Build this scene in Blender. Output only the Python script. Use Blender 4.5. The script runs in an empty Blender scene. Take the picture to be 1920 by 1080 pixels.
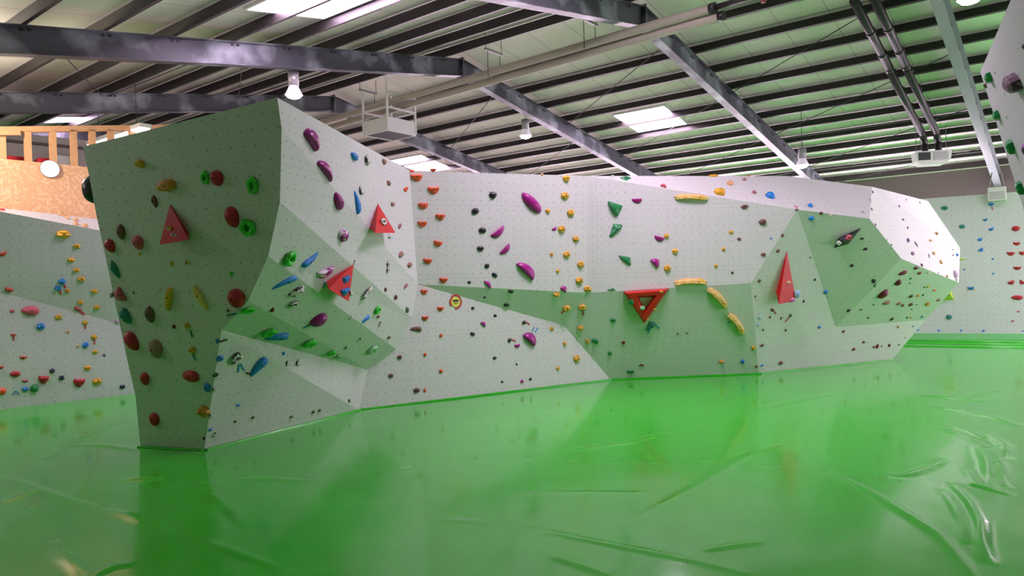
import bpy, bmesh, math, random
import numpy as np
from mathutils import Vector, Matrix, Quaternion
from mathutils.bvhtree import BVHTree

scene = bpy.context.scene
COL = scene.collection
random.seed(7)

# ------------------------------------------------------------------ camera model
FPX, EYE = 1343.0, 2.0
ROLL, PITCH = math.radians(1.64), math.radians(-0.384)
CF = Vector((0, math.cos(PITCH), math.sin(PITCH)))
CU0 = Vector((0, -math.sin(PITCH), math.cos(PITCH)))
CR = Vector((1, 0, 0)) * math.cos(ROLL) - CU0 * math.sin(ROLL)
CU = Vector((1, 0, 0)) * math.sin(ROLL) + CU0 * math.cos(ROLL)
CC = Vector((0, 0, EYE))


def ray(x, y):
    return CF + CR * ((x - 960) / FPX) - CU * ((y - 540) / FPX)


def proj(p):
    v = p - CC
    d = v.dot(CF)
    return 960 + FPX * v.dot(CR) / d, 540 - FPX * v.dot(CU) / d


def at(x, y, d):
    return CC + ray(x, y) * d


def onz(x, y, z=0.0):
    r = ray(x, y)
    return CC + r * ((z - EYE) / r.z)


def plane(a, b, c):
    n = (b - a).cross(c - a).normalized()
    if n.dot(CC - a) < 0:
        n = -n
    return a.copy(), n


def hit(x, y, pl):
    r = ray(x, y)
    return CC + r * ((pl[0] - CC).dot(pl[1]) / r.dot(pl[1]))


# hall axes: P runs along the ridge, Q across the hall
P = Vector((-1710, 1343, 0)).normalized()
Q = Vector((P.y, -P.x, 0))
A0 = Vector((2.81, 14.68, 0))
UP = Vector((0, 0, 1))
TAN = math.tan(math.radians(10))


def hall(p, q, z):
    return A0 + P * p + Q * q + UP * z


# ------------------------------------------------------------------ materials
def lin(c):
    return tuple(((v / 255) / 12.92 if v / 255 <= 0.04045 else ((v / 255 + 0.055) / 1.055) ** 2.4) for v in c)


def new_mat(name):
    m = bpy.data.materials.new(name)
    m.use_nodes = True
    nt = m.node_tree
    b = nt.nodes['Principled BSDF']
    return m, nt, b


def N(nt, t, **kw):
    n = nt.nodes.new(t)
    for k, v in kw.items():
        if k.startswith('i_'):
            n.inputs[k[2:].replace('_', ' ')].default_value = v
        else:
            setattr(n, k, v)
    return n


def mixcol(nt, fac, a, b, blend='MIX'):
    m = nt.nodes.new('ShaderNodeMix')
    m.data_type = 'RGBA'
    m.blend_type = blend
    for sock, v in ((m.inputs[0], fac), (m.inputs[6], a), (m.inputs[7], b)):
        if isinstance(v, (int, float)):
            sock.default_value = v
        elif isinstance(v, (tuple, list)):
            sock.default_value = (*v[:3], 1)
        else:
            nt.links.new(v, sock)
    return m.outputs[2]


def ramp(nt, val, lo, hi):
    r = nt.nodes.new('ShaderNodeMapRange')
    r.inputs[1].default_value = lo
    r.inputs[2].default_value = hi
    nt.links.new(val, r.inputs[0])
    return r.outputs[0]


def simple(name, rgb, rough=0.5, metal=0.0, var=0.12, scale=6.0, bump=0.0, bscale=40.0, spec=0.5, second=None, lo=0.45, hi=0.6):
    """plain material with a little noise; 'second' is a colour in patches"""
    m, nt, b = new_mat(name)
    c = lin(rgb)
    tc = N(nt, 'ShaderNodeTexCoord')
    no = N(nt, 'ShaderNodeTexNoise', i_Scale=scale, i_Detail=5.0)
    nt.links.new(tc.outputs['Object'], no.inputs['Vector'])
    dark = tuple(v * (1 - var) for v in c)
    lite = tuple(min(1, v * (1 + var)) for v in c)
    col = mixcol(nt, no.outputs['Fac'], dark, lite)
    if second:
        n2 = N(nt, 'ShaderNodeTexNoise', i_Scale=scale * 0.6, i_Detail=6.0)
        nt.links.new(tc.outputs['Object'], n2.inputs['Vector'])
        col = mixcol(nt, ramp(nt, n2.outputs['Fac'], lo, hi), col, lin(second))
    nt.links.new(col, b.inputs['Base Color'])
    b.inputs['Roughness'].default_value = rough
    b.inputs['Metallic'].default_value = metal
    b.inputs['Specular IOR Level'].default_value = spec
    if bump:
        n3 = N(nt, 'ShaderNodeTexNoise', i_Scale=bscale, i_Detail=4.0)
        nt.links.new(tc.outputs['Object'], n3.inputs['Vector'])
        bp = N(nt, 'ShaderNodeBump', i_Strength=bump, i_Distance=0.01)
        nt.links.new(n3.outputs['Fac'], bp.inputs['Height'])
        nt.links.new(bp.outputs['Normal'], b.inputs['Normal'])
    return m


def emit(name, rgb, strength):
    m, nt, b = new_mat(name)
    b.inputs['Base Color'].default_value = (*lin(rgb), 1)
    b.inputs['Emission Color'].default_value = (*lin(rgb), 1)
    b.inputs['Emission Strength'].default_value = strength
    return m


def panel_mat(name, rgb, grid=0.16):
    """painted climbing panels: grid of bolt holes, panel joints, chalk and rubber scuffs"""
    m, nt, b = new_mat(name)
    c = lin(rgb)
    uv = N(nt, 'ShaderNodeUVMap')
    sc = N(nt, 'ShaderNodeVectorMath', operation='SCALE')
    sc.inputs['Scale'].default_value = 1.0 / grid
    nt.links.new(uv.outputs['UV'], sc.inputs[0])
    fr = N(nt, 'ShaderNodeVectorMath', operation='FRACTION')
    nt.links.new(sc.outputs['Vector'], fr.inputs[0])
    sub = N(nt, 'ShaderNodeVectorMath', operation='SUBTRACT')
    sub.inputs[1].default_value = (0.5, 0.5, 0)
    nt.links.new(fr.outputs['Vector'], sub.inputs[0])
    ln = N(nt, 'ShaderNodeVectorMath', operation='LENGTH')
    nt.links.new(sub.outputs['Vector'], ln.inputs[0])
    hole = N(nt, 'ShaderNodeMath', operation='LESS_THAN')
    nt.links.new(ln.outputs['Value'], hole.inputs[0])
    hole.inputs[1].default_value = 0.0075 / grid
    # joints every 1.28 m x 2.56 m
    sep = N(nt, 'ShaderNodeSeparateXYZ')
    nt.links.new(uv.outputs['UV'], sep.inputs[0])
    js = []
    for ax, step in ((0, 2.56), (1, 1.28)):
        a = N(nt, 'ShaderNodeMath', operation='PINGPONG')
        nt.links.new(sep.outputs[ax], a.inputs[0])
        a.inputs[1].default_value = step / 2
        l = N(nt, 'ShaderNodeMath', operation='LESS_THAN')
        nt.links.new(a.outputs[0], l.inputs[0])
        l.inputs[1].default_value = 0.003
        js.append(l)
    jm = N(nt, 'ShaderNodeMath', operation='MAXIMUM')
    nt.links.new(js[0].outputs[0], jm.inputs[0])
    nt.links.new(js[1].outputs[0], jm.inputs[1])
    tc = N(nt, 'ShaderNodeTexCoord')
    n1 = N(nt, 'ShaderNodeTexNoise', i_Scale=1.3, i_Detail=6.0, i_Roughness=0.6)
    nt.links.new(tc.outputs['Object'], n1.inputs['Vector'])
    n2 = N(nt, 'ShaderNodeTexNoise', i_Scale=45.0, i_Detail=3.0)
    nt.links.new(tc.outputs['Object'], n2.inputs['Vector'])
    n4 = N(nt, 'ShaderNodeTexNoise', i_Scale=4.2, i_Detail=7.0, i_Roughness=0.7)
    nt.links.new(tc.outputs['Object'], n4.inputs['Vector'])
    col = mixcol(nt, n1.outputs['Fac'], tuple(v * 0.93 for v in c), tuple(min(1, v * 1.06) for v in c))
    col = mixcol(nt, ramp(nt, n2.outputs['Fac'], 0.3, 0.7), col, tuple(v * 0.9 for v in c))
    f = N(nt, 'ShaderNodeMath', operation='MULTIPLY')
    nt.links.new(ramp(nt, n4.outputs['Fac'], 0.62, 0.74), f.inputs[0])
    f.inputs[1].default_value = 0.3
    col = mixcol(nt, f.outputs[0], col, (0.78, 0.78, 0.78))
    j5 = N(nt, 'ShaderNodeMath', operation='MULTIPLY')
    nt.links.new(jm.outputs[0], j5.inputs[0])
    j5.inputs[1].default_value = 0.4
    col = mixcol(nt, j5.outputs[0], col, tuple(v * 0.45 for v in c))
    col = mixcol(nt, hole.outputs[0], col, (0.07, 0.07, 0.07))
    nt.links.new(col, b.inputs['Base Color'])
    b.inputs['Roughness'].default_value = 0.62
    b.inputs['Specular IOR Level'].default_value = 0.3
    bp = N(nt, 'ShaderNodeBump', i_Strength=0.15, i_Distance=0.004)
    nt.links.new(n2.outputs['Fac'], bp.inputs['Height'])
    nt.links.new(bp.outputs['Normal'], b.inputs['Normal'])
    return m


M = {}
M['panel'] = panel_mat('climbing panel paint', (205, 206, 206))
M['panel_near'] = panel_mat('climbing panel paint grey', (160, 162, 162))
M['panel_far'] = panel_mat('climbing panel paint pale', (208, 210, 212))
M['panel_left'] = panel_mat('climbing panel paint cool', (200, 200, 208))
M['steel'] = simple('grey steel paint', (70, 73, 80), 0.45, 0.2, 0.25, 2.0, second=(150, 156, 165), lo=0.5, hi=0.68)
M['steel_pale'] = simple('pale galvanised steel', (135, 142, 146), 0.4, 0.3, 0.15, 2.0)
M['purlin'] = simple('dark purlin steel', (44, 40, 40), 0.45, 0.2, 0.25, 3.0)
M['rod'] = simple('dark steel rod', (52, 50, 50), 0.5, 0.4)
M['rod_pale'] = simple('pale steel rod', (130, 132, 130), 0.5, 0.4)
M['duct'] = simple('cream painted pipe', (172, 164, 150), 0.5, 0.0, 0.08)
M['black'] = simple('black plastic', (26, 25, 28), 0.45)
M['dark_pipe'] = simple('dark flue pipe', (48, 45, 48), 0.45, 0.3)
M['rust'] = simple('rust red paint', (110, 40, 34), 0.6)
M['white'] = simple('white enamel', (226, 226, 224), 0.4, var=0.04)
M['lampgrey'] = simple('lamp housing grey', (168, 166, 168), 0.4, 0.3)
M['grille'] = simple('dark grille', (52, 54, 55), 0.5)
M['grille_pale'] = simple('pale grille', (190, 188, 192), 0.5)
M['pine'] = simple('pine stud', (215, 165, 120), 0.6, var=0.15, scale=8)
M['osb'] = simple('chipboard', (222, 172, 130), 0.65, var=0.25, scale=30, second=(236, 196, 160), lo=0.5, hi=0.62)
M['wallwhite'] = simple('white hall wall', (226, 222, 220), 0.7, var=0.04)
M['wallgrey'] = simple('hall wall cladding', (165, 160, 158), 0.7, var=0.06)
M['wallbrown'] = simple('side wall cladding', (88, 80, 76), 0.7, var=0.1)
M['redfabric'] = simple('red fabric', (172, 24, 38), 0.8)
M['bolt'] = simple('bolt head', (28, 27, 28), 0.35, 0.7)
M['skylight'] = emit('skylight sheet', (255, 222, 254), 88.0)
M['bulb'] = emit('lamp glow', (255, 246, 255), 60.0)
M['glowcup'] = emit('lit lamp reflector', (240, 228, 245), 0.55)
M['warmlamp'] = emit('round lamp glow', (255, 244, 238), 4.0)
M['tube'] = emit('strip light glow', (255, 244, 250), 6.0)
M['fillwindow'] = emit('added fill window', (255, 226, 250), 34.0)  # emitter for the added panes that fill the ceiling
M['windowglow'] = emit('daylit window', (255, 230, 254), 10.0)

# ceiling boards: joints run across the hall
m, nt, b = new_mat('roof lining boards')
tc = N(nt, 'ShaderNodeTexCoord')
sep = N(nt, 'ShaderNodeSeparateXYZ')
nt.links.new(tc.outputs['Object'], sep.inputs[0])
pp = N(nt, 'ShaderNodeMath', operation='PINGPONG')
nt.links.new(sep.outputs[0], pp.inputs[0])
pp.inputs[1].default_value = 0.5
lt = N(nt, 'ShaderNodeMath', operation='LESS_THAN')
nt.links.new(pp.outputs[0], lt.inputs[0])
lt.inputs[1].default_value = 0.008
no = N(nt, 'ShaderNodeTexNoise', i_Scale=1.5, i_Detail=6.0)
nt.links.new(tc.outputs['Object'], no.inputs['Vector'])
col = mixcol(nt, no.outputs['Fac'], lin((236, 232, 222)), lin((246, 243, 234)))
col = mixcol(nt, lt.outputs[0], col, lin((176, 174, 166)))
nt.links.new(col, b.inputs['Base Color'])
b.inputs['Roughness'].default_value = 0.6
M['ceiling'] = m

# floor: glossy green vinyl
m, nt, b = new_mat('green vinyl mat cover')
tc = N(nt, 'ShaderNodeTexCoord')
n1 = N(nt, 'ShaderNodeTexNoise', i_Scale=0.5, i_Detail=5.0, i_Roughness=0.6)
n2 = N(nt, 'ShaderNodeTexNoise', i_Scale=1.7, i_Detail=3.0, i_Roughness=0.5)
n3 = N(nt, 'ShaderNodeTexNoise', i_Scale=1.1, i_Detail=2.0)
for n in (n1, n2, n3):
    nt.links.new(tc.outputs['Object'], n.inputs['Vector'])
col = mixcol(nt, n1.outputs['Fac'], lin((32, 166, 22)), lin((56, 180, 40)))
f = N(nt, 'ShaderNodeMath', operation='MULTIPLY')
nt.links.new(ramp(nt, n2.outputs['Fac'], 0.4, 0.8), f.inputs[0])
f.inputs[1].default_value = 0.12
col = mixcol(nt, f.outputs[0], col, lin((96, 200, 90)))
nt.links.new(col, b.inputs['Base Color'])
b.inputs['Roughness'].default_value = 0.2
b.inputs['Specular IOR Level'].default_value = 0.4
b.inputs['Coat Weight'].default_value = 0.36
b.inputs['Coat Roughness'].default_value = 0.07
bp = N(nt, 'ShaderNodeBump', i_Strength=0.25, i_Distance=0.03)
nt.links.new(n3.outputs['Fac'], bp.inputs['Height'])
nt.links.new(bp.outputs['Normal'], b.inputs['Normal'])
M['floor'] = m

HOLD_COL = {
    'mag': ('magenta', (150, 14, 122)), 'ora': ('orange', (222, 84, 44)), 'yel': ('yellow', (214, 160, 40)),
    'red': ('red', (178, 26, 44)), 'blu': ('blue', (24, 122, 208)), 'grn': ('bright green', (50, 190, 48)),
    'dgr': ('dark green', (14, 116, 62)), 'tea': ('teal', (30, 120, 108)), 'bro': ('brown', (104, 66, 58)),
    'pbr': ('pinkish brown', (158, 108, 104)), 'blk': ('black', (26, 27, 32)), 'oli': ('olive', (76, 92, 54)),
    'mrn': ('maroon', (112, 22, 46)), 'pnk': ('pink', (198, 84, 104)), 'tan': ('tan', (208, 160, 116)),
    'lil': ('lilac', (186, 160, 192)), 'ppl': ('purple', (112, 52, 122)), 'gry': ('grey', (116, 114, 124)),
    'mar': ('speckled', (205, 205, 200)), 'mnt': ('mint green', (150, 200, 160)),
    'och': ('ochre', (196, 130, 34)), 'nav': ('navy', (34, 34, 72)), 'lbl': ('pale blue', (150, 185, 220)),
    'wht': ('off-white', (222, 216, 208)), 'pap': ('dark plum', (66, 34, 56)), 'sal': ('salmon red', (200, 74, 66)),
    'pyl': ('pale yellow', (222, 188, 116)), 'ban': ('tan', (205, 170, 66)), 'mwh': ('two-tone magenta', (150, 14, 122)),
}
HM = {}
for k, (w, c) in HOLD_COL.items():
    if k == 'mar':
        HM[k] = simple('hold ' + w, (214, 214, 208), 0.5, var=0.1, scale=2.6, second=(28, 28, 30), lo=0.5, hi=0.54, bump=0.4, bscale=12)
    elif k == 'mwh':
        HM[k] = simple('hold ' + w, c, 0.5, var=0.1, scale=2.2, second=(222, 205, 220), lo=0.46, hi=0.54)
    elif k == 'ban':
        HM[k] = simple('hold ' + w, (206, 168, 62), 0.6, var=0.2, scale=4, second=(214, 186, 140), lo=0.45, hi=0.6, bump=0.6, bscale=9)
    elif k in ('blk', 'nav', 'dgr', 'mag'):
        HM[k] = simple('hold ' + w, c, 0.32, var=0.12, scale=3)
    else:
        HM[k] = simple('hold ' + w, c, 0.45, var=0.15, scale=3, second=tuple(int(v * 0.55 + 240 * 0.45) for v in c), lo=0.6, hi=0.78, bump=0.2, bscale=10)

# ------------------------------------------------------------------ object helpers
def tag(o, label=None, cat=None, group=None, kind=None):
    if label:
        o['label'] = label
    if cat:
        o['category'] = cat
    if group:
        o['group'] = group
    if kind:
        o['kind'] = kind
    return o


def link(name, data, parent=None, mat=None):
    o = bpy.data.objects.new(name, data)
    COL.objects.link(o)
    if parent:
        o.parent = parent
    if mat and not data.materials:
        data.materials.append(mat)
    return o


def empty(name, loc=(0, 0, 0)):
    o = bpy.data.objects.new(name, None)
    o.empty_display_size = 0.1
    COL.objects.link(o)
    o.location = loc
    return o


class MB:
    """collects shapes (world coordinates) and links them as one mesh object"""

    def __init__(s):
        s.v, s.f = [], []

    def add(s, vs, fs):
        k = len(s.v)
        s.v += [Vector(v) for v in vs]
        s.f += [tuple(i + k for i in f) for f in fs]
        return s

    def box(s, c, ax, ay, az, sx, sy, sz):
        """full sizes along unit axes"""
        c = Vector(c)
        vs = [c + ax * (sx / 2 * i) + ay * (sy / 2 * j) + az * (sz / 2 * k) for i in (-1, 1) for j in (-1, 1) for k in (-1, 1)]
        return s.add(vs, [(0, 1, 3, 2), (4, 6, 7, 5), (0, 4, 5, 1), (2, 3, 7, 6), (0, 2, 6, 4), (1, 5, 7, 3)])

    def bar(s, a, b, w, h, up=UP):
        a, b = Vector(a), Vector(b)
        ax = (b - a).normalized()
        ay = up.cross(ax).normalized()
        az = ax.cross(ay)
        return s.box((a + b) / 2, ax, ay, az, (b - a).length, w, h)

    def tube(s, a, b, r, seg=12, r2=None, cap=True):
        a, b = Vector(a), Vector(b)
        r2 = r if r2 is None else r2
        ax = (b - a).normalized()
        t = Vector((1, 0, 0)) if abs(ax.x) < 0.8 else Vector((0, 1, 0))
        u = ax.cross(t).normalized()
        w = ax.cross(u)
        vs = []
        for c, rr in ((a, r), (b, r2)):
            vs += [c + (u * math.cos(2 * math.pi * i / seg) + w * math.sin(2 * math.pi * i / seg)) * rr for i in range(seg)]
        fs = [(i, (i + 1) % seg, seg + (i + 1) % seg, seg + i) for i in range(seg)]
        if cap:
            fs += [tuple(range(seg))[::-1], tuple(range(seg, 2 * seg))]
        return s.add(vs, fs)

    def build(s, name, mat, parent=None, origin=None, smooth=False, bevel=0.0):
        o_ = Vector(origin) if origin is not None else (sum(s.v, Vector()) / max(1, len(s.v)))
        if parent is not None:
            o_ = Vector(origin) if origin is not None else o_
        me = bpy.data.meshes.new(name)
        me.from_pydata([v - o_ for v in s.v], [], s.f)
        bm = bmesh.new()
        bm.from_mesh(me)
        bmesh.ops.recalc_face_normals(bm, faces=bm.faces)
        bm.to_mesh(me)
        bm.free()
        me.materials.append(mat)
        o = link(name, me, parent)
        o.location = o_ - (world_loc(parent) if parent else Vector())
        if smooth:
            for p in me.polygons:
                p.use_smooth = len(p.vertices) == 4
        if bevel:
            md = o.modifiers.new('bevel', 'BEVEL')
            md.width = bevel
            md.segments = 2
            md.limit_method = 'ANGLE'
        return o


def world_loc(o):
    v = Vector(o.location)
    while o.parent:
        o = o.parent
        v += Vector(o.location)
    return v


# ------------------------------------------------------------------ facetted climbing walls
def facet_wall(name, verts, faces, mat, uvflip=None):
    """faces: list of (region, [vertex names]); planar UVs in metres per facet"""
    names = list(verts)
    idx = {n: i for i, n in enumerate(names)}
    me = bpy.data.meshes.new(name)
    bm = bmesh.new()
    bv = [bm.verts.new(verts[n]) for n in names]
    uvl = bm.loops.layers.uv.new('UVMap')
    regions = []
    for reg, vn in faces:
        f = bm.faces.new([bv[idx[n]] for n in vn])
        f.normal_update()
        nrm = f.normal.copy()
        tri = bmesh.ops.triangulate(bm, faces=[f])['faces'] if len(vn) > 3 else [f]
        h = UP.cross(nrm)
        h = h.normalized() if h.length > 1e-4 else Vector((1, 0, 0))
        v_ = nrm.cross(h)
        for t in tri:
            for lp in t.loops:
                lp[uvl].uv = (lp.vert.co.dot(h), lp.vert.co.dot(v_))
            if nrm.dot(CC - t.calc_center_median()) < 0 and reg and not reg.startswith('back'):
                t.normal_flip()
            regions.append((t, reg))
    for t, reg in regions:
        t.normal_update()
    bm.faces.ensure_lookup_table()
    bm.faces.index_update()
    reg_of = {t.index: reg for t, reg in regions}
    polys = [[v.index for v in f.verts] for f in bm.faces]
    bm.verts.index_update()
    polys = [[v.index for v in f.verts] for f in bm.faces]
    co = [v.co.copy() for v in bm.verts]
    normals = [f.normal.copy() for f in bm.faces]
    bm.to_mesh(me)
    bm.free()
    me.materials.append(mat)
    o = link(name, me)
    bvh = BVHTree.FromPolygons(co, polys)
    return o, bvh, reg_of, normals


V = {}
# footprint on the floor
for n, x, y in (('B0', 263, 838), ('B1', 383, 845), ('B2', 673, 769), ('B3', 1145, 712), ('B4', 1423, 701), ('B5', 1672, 675)):
    V[n] = onz(x, y)
# dark tower face: left and right edges, bottom to top
V['TR6'] = at(520, 183, 7.5)
tpl = plane(V['B0'], V['B1'], V['TR6'])
for i, (x, y, d) in enumerate(((254, 742, 9.32), (237, 668, 9.28), (206, 520, 9.2), (180, 400, 9.13), (165, 320, 9.06), (155, 275, 9.0))):
    V['TL%d' % (i + 1)] = hit(x, y, tpl)
for i, (x, y, d) in enumerate(((415, 619, 8.68), (465, 564, 8.25), (503, 480, 8.0), (525, 378, 7.76), (528, 240, 7.57), (520, 183, 7.5))):
    V['TR%d' % (i + 1)] = hit(x, y, tpl)
w1 = plane(V['B2'], V['B3'], V['B2'] * 0.5 + V['B3'] * 0.5 + UP * 3 + Vector((-0.515, 0.857, 0)) * 0.02)
V['C'] = hit(690, 693, w1)
V['E'] = hit(743, 655, w1)
V['K'] = hit(773, 597, w1)
V['J'] = hit(783, 533, w1)
V['t'] = at(1495, 393, 13.83)
n1 = plane(V['B4'], V['B5'], V['t'])
V['c'] = hit(1408, 531, n1)
V['s'] = hit(1567, 613, n1)
V['s'] = CC + (V['s'] - CC) * 1.005
V['r'] = hit(1735, 600, n1)
V['r'] = CC + (V['r'] - CC) * 1.007
vpl = plane(V['B3'], V['B4'], V['c'])
V['b'] = hit(1100, 549, vpl)
V['m'] = hit(1057, 610, vpl)
V['a'] = hit(1103, 330, plane(V['b'], V['c'], V['t']))
V['L'] = hit(768, 320, plane(V['J'], V['b'], V['a']))
V['v'] = at(1475, 330, 14.9)
spl = plane(V['a'], V['t'], V['v'])
V['u'] = hit(1630, 410, spl)
V['w'] = hit(1635, 350, spl)
mpl = plane(V['t'], V['u'], V['s'])
V['p'] = hit(1690, 485, mpl)
hpl = plane(V['p'], V['s'], V['r'])
V['q'] = hit(1798, 530, hpl)
V['x1'] = at(1740, 377, 17.2)
V['y1'] = at(1800, 465, V['q'].y + 0.55)
# hidden back
V['b0'] = at(262, 300, 10.8)
V['b1'] = Vector((-3.0, 14.4, 3.85))
V['b2'] = Vector((0.6, 15.9, 3.9))
V['b3'] = Vector((4.9, 17.4, 3.9))
V['b4'] = Vector((9.2, 20.0, 3.6))
for i in range(5):
    V['g%d' % i] = Vector((V['b%d' % i].x * (0.98 if i else 0.93), V['b%d' % i].y - 0.05, 0))
faces = []
TLn = ['B0'] + ['TL%d' % i for i in range(1, 7)]
TRn = ['B1'] + ['TR%d' % i for i in range(1, 7)]
for i in range(6):
    faces.append(('T', [TLn[i], TRn[i], TRn[i + 1], TLn[i + 1]]))
faces += [
    ('U', ['TR1', 'C', 'TR2']),
    ('F2', ['TR2', 'C', 'E', 'TR3']),
    ('F3', ['TR3', 'E', 'K', 'TR4']),
    ('F4', ['TR4', 'K', 'J', 'TR5']),
    ('F4', ['TR5', 'J', 'L', 'TR6']),
    ('G', ['B1', 'B2', 'TR1']),
    ('G', ['TR1', 'B2', 'C']),
    ('W1', ['B2', 'B3', 'm', 'J', 'K', 'E', 'C']),
    ('V', ['J', 'm', 'b']),
    ('V', ['m', 'B3', 'B4', 'c', 'b']),
    ('W2', ['J', 'b', 'a', 'L']),
    ('W3', ['b', 'c', 't', 'a']),
    ('S', ['a', 't', 'v']),
    ('S', ['t', 'u', 'w', 'v']),
    ('N1', ['B4', 'B5', 'r', 's']),
    ('N1', ['B4', 's', 't', 'c']),
    ('M', ['t', 's', 'p', 'u']),
    ('H', ['p', 's', 'r', 'q']),
    ('S2', ['u', 'p', 'q', 'y1', 'x1', 'w']),
    ('back_end', ['x1', 'y1', 'q', 'r', 'B5', 'g4', 'b4']),
    ('back_side', ['TL6', 'TL5', 'TL4', 'TL3', 'TL2', 'TL1', 'B0', 'g0', 'b0']),
    ('back_1', ['b0', 'g0', 'g1', 'b1']), ('back_2', ['b1', 'g1', 'g2', 'b2']),
    ('back_3', ['b2', 'g2', 'g3', 'b3']), ('back_4', ['b3', 'g3', 'g4', 'b4']),
    ('back_top', ['TL6', 'TR6', 'b1', 'b0']), ('back_top', ['TR6', 'L', 'b1']), ('back_top', ['L', 'a', 'b2', 'b1']),
    ('back_top', ['a', 'v', 'b3', 'b2']), ('back_top', ['v', 'w', 'b3']), ('back_top', ['w', 'x1', 'b4', 'b3']),
]
boulder, bvhB, regB, norB = facet_wall('bouldering_wall', V, faces, M['panel'])
tag(boulder, 'large grey freestanding bouldering wall with slanted facets and a dark leaning tower end', 'climbing wall')

# wall under the gallery, further along the hall
VL = {}
LX = (-480, -60, 330)
def lbase(x):
    return onz(x, 768 - (x * 30 / 250))
def lcrease(x, y, k):
    return at(x, y, lbase(x).y * k)
lp1 = plane(lbase(-60), lbase(330), lcrease(80, 548 + 80 * 58 / 222, 0.992))
lp2 = plane(hit(-60, 548 - 60 * 58 / 222, lp1), hit(330, 548 + 330 * 58 / 222, lp1), lcrease(80, 396.5 + 80 * 36 / 190, 0.955))
for i, x in enumerate(LX):
    VL['h%d' % i] = lbase(x)
    VL['i%d' % i] = hit(x, 548 + x * 58 / 222, lp1)
    VL['j%d' % i] = hit(x, 396.5 + x * 36 / 190, lp2)
    VL['k%d' % i] = lcrease(x, 390 + x * 21 / 185, 1.008)
    VL['l%d' % i] = VL['k%d' % i] + Vector((0.05, 0.25, -0.02))
    VL['n%d' % i] = VL['h%d' % i] + Vector((0.05, 0.3, 0))
lf = []
for i in range(2):
    for a, b_, reg in (('h', 'i', 'LW1'), ('i', 'j', 'LW2'), ('j', 'k', 'LW3')):
        lf.append((reg, [a + str(i), a + str(i + 1), b_ + str(i + 1), b_ + str(i)]))
    lf.append(('back', ['k%d' % i, 'k%d' % (i + 1), 'l%d' % (i + 1), 'l%d' % i]))
    lf.append(('back', ['l%d' % i, 'l%d' % (i + 1), 'n%d' % (i + 1), 'n%d' % i]))
lwall, bvhL, regL, norL = facet_wall('climbing_wall', VL, lf, M['panel_left'])
tag(lwall, 'pale grey climbing wall below the chipboard gallery front behind the tower', 'climbing wall')

# far wall along the hall side
VR = {}
rb0, rb1 = onz(1560, 634), onz(2120, 639)
rdir = (rb1 - rb0).normalized()
rn = Vector((-rdir.y, rdir.x, 0))
if rn.dot(rb0) > 0:
    rn = -rn
fwp = (rb0, rn)
for i, (x, yt) in enumerate(((1560, 385), (1853, 364), (2120, 343))):
    VR['h%d' % i] = hit(x, 634 + (x - 1560) * 5 / 560, fwp)
    VR['h%d' % i].z = 0
    VR['i%d' % i] = hit(x, yt, fwp)
    VR['k%d' % i] = VR['i%d' % i] - rn * 0.5
    VR['l%d' % i] = VR['h%d' % i] - rn * 0.5
rf = []
for i in range(2):
    rf.append(('FW', ['h%d' % i, 'h%d' % (i + 1), 'i%d' % (i + 1), 'i%d' % i]))
    rf.append(('back', ['i%d' % i, 'i%d' % (i + 1), 'k%d' % (i + 1), 'k%d' % i]))
    rf.append(('back', ['k%d' % i, 'k%d' % (i + 1), 'l%d' % (i + 1), 'l%d' % i]))
fwall, bvhR, regR, norR = facet_wall('climbing_wall', VR, rf, M['panel_far'])
tag(fwall, 'pale straight climbing wall with blue, red and teal holds beyond the bouldering wall end', 'climbing wall')

# near leaning wall cut by the frame
VK = {}
VK['a'] = at(1838, 135, 8.0)
VK['b'] = at(1896, 0, 5.86)
VK['b'].z = VK['a'].z
d_ab = (VK['b'] - VK['a'])
VK['c'] = VK['a'] + d_ab * 2.2
k3 = at(1920, 395, 8.5)
dl = (k3 - VK['a'])
VK['d'] = VK['a'] + dl * (VK['a'].z / -dl.z)
VK['e'] = VK['c'] + dl * (VK['c'].z / -dl.z)
for n, o_ in (('f', 'a'), ('g', 'c'), ('h', 'd'), ('i', 'e')):
    VK[n] = VK[o_] + Vector((2.2, 0.2, 0))
kf = [('K', ['a', 'd', 'e', 'c']), ('back', ['a', 'f', 'h', 'd']), ('back', ['a', 'c', 'g', 'f']), ('back', ['c', 'e', 'i', 'g']), ('back', ['f', 'g', 'i', 'h'])]
VK.pop('b')
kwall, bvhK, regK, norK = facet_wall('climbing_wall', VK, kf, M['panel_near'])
tag(kwall, 'grey leaning climbing wall close to the camera cut off by the edge of the picture', 'climbing wall')

# ------------------------------------------------------------------ hold shapes (unit: x,y in -1..1, z 0..1)
def outline(kind, th, rnd):
    c, s = math.cos(th), math.sin(th)
    if kind in ('egg', 'chip', 'pebb'):
        return 1.0, 0
    return 1.0, 0


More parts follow.
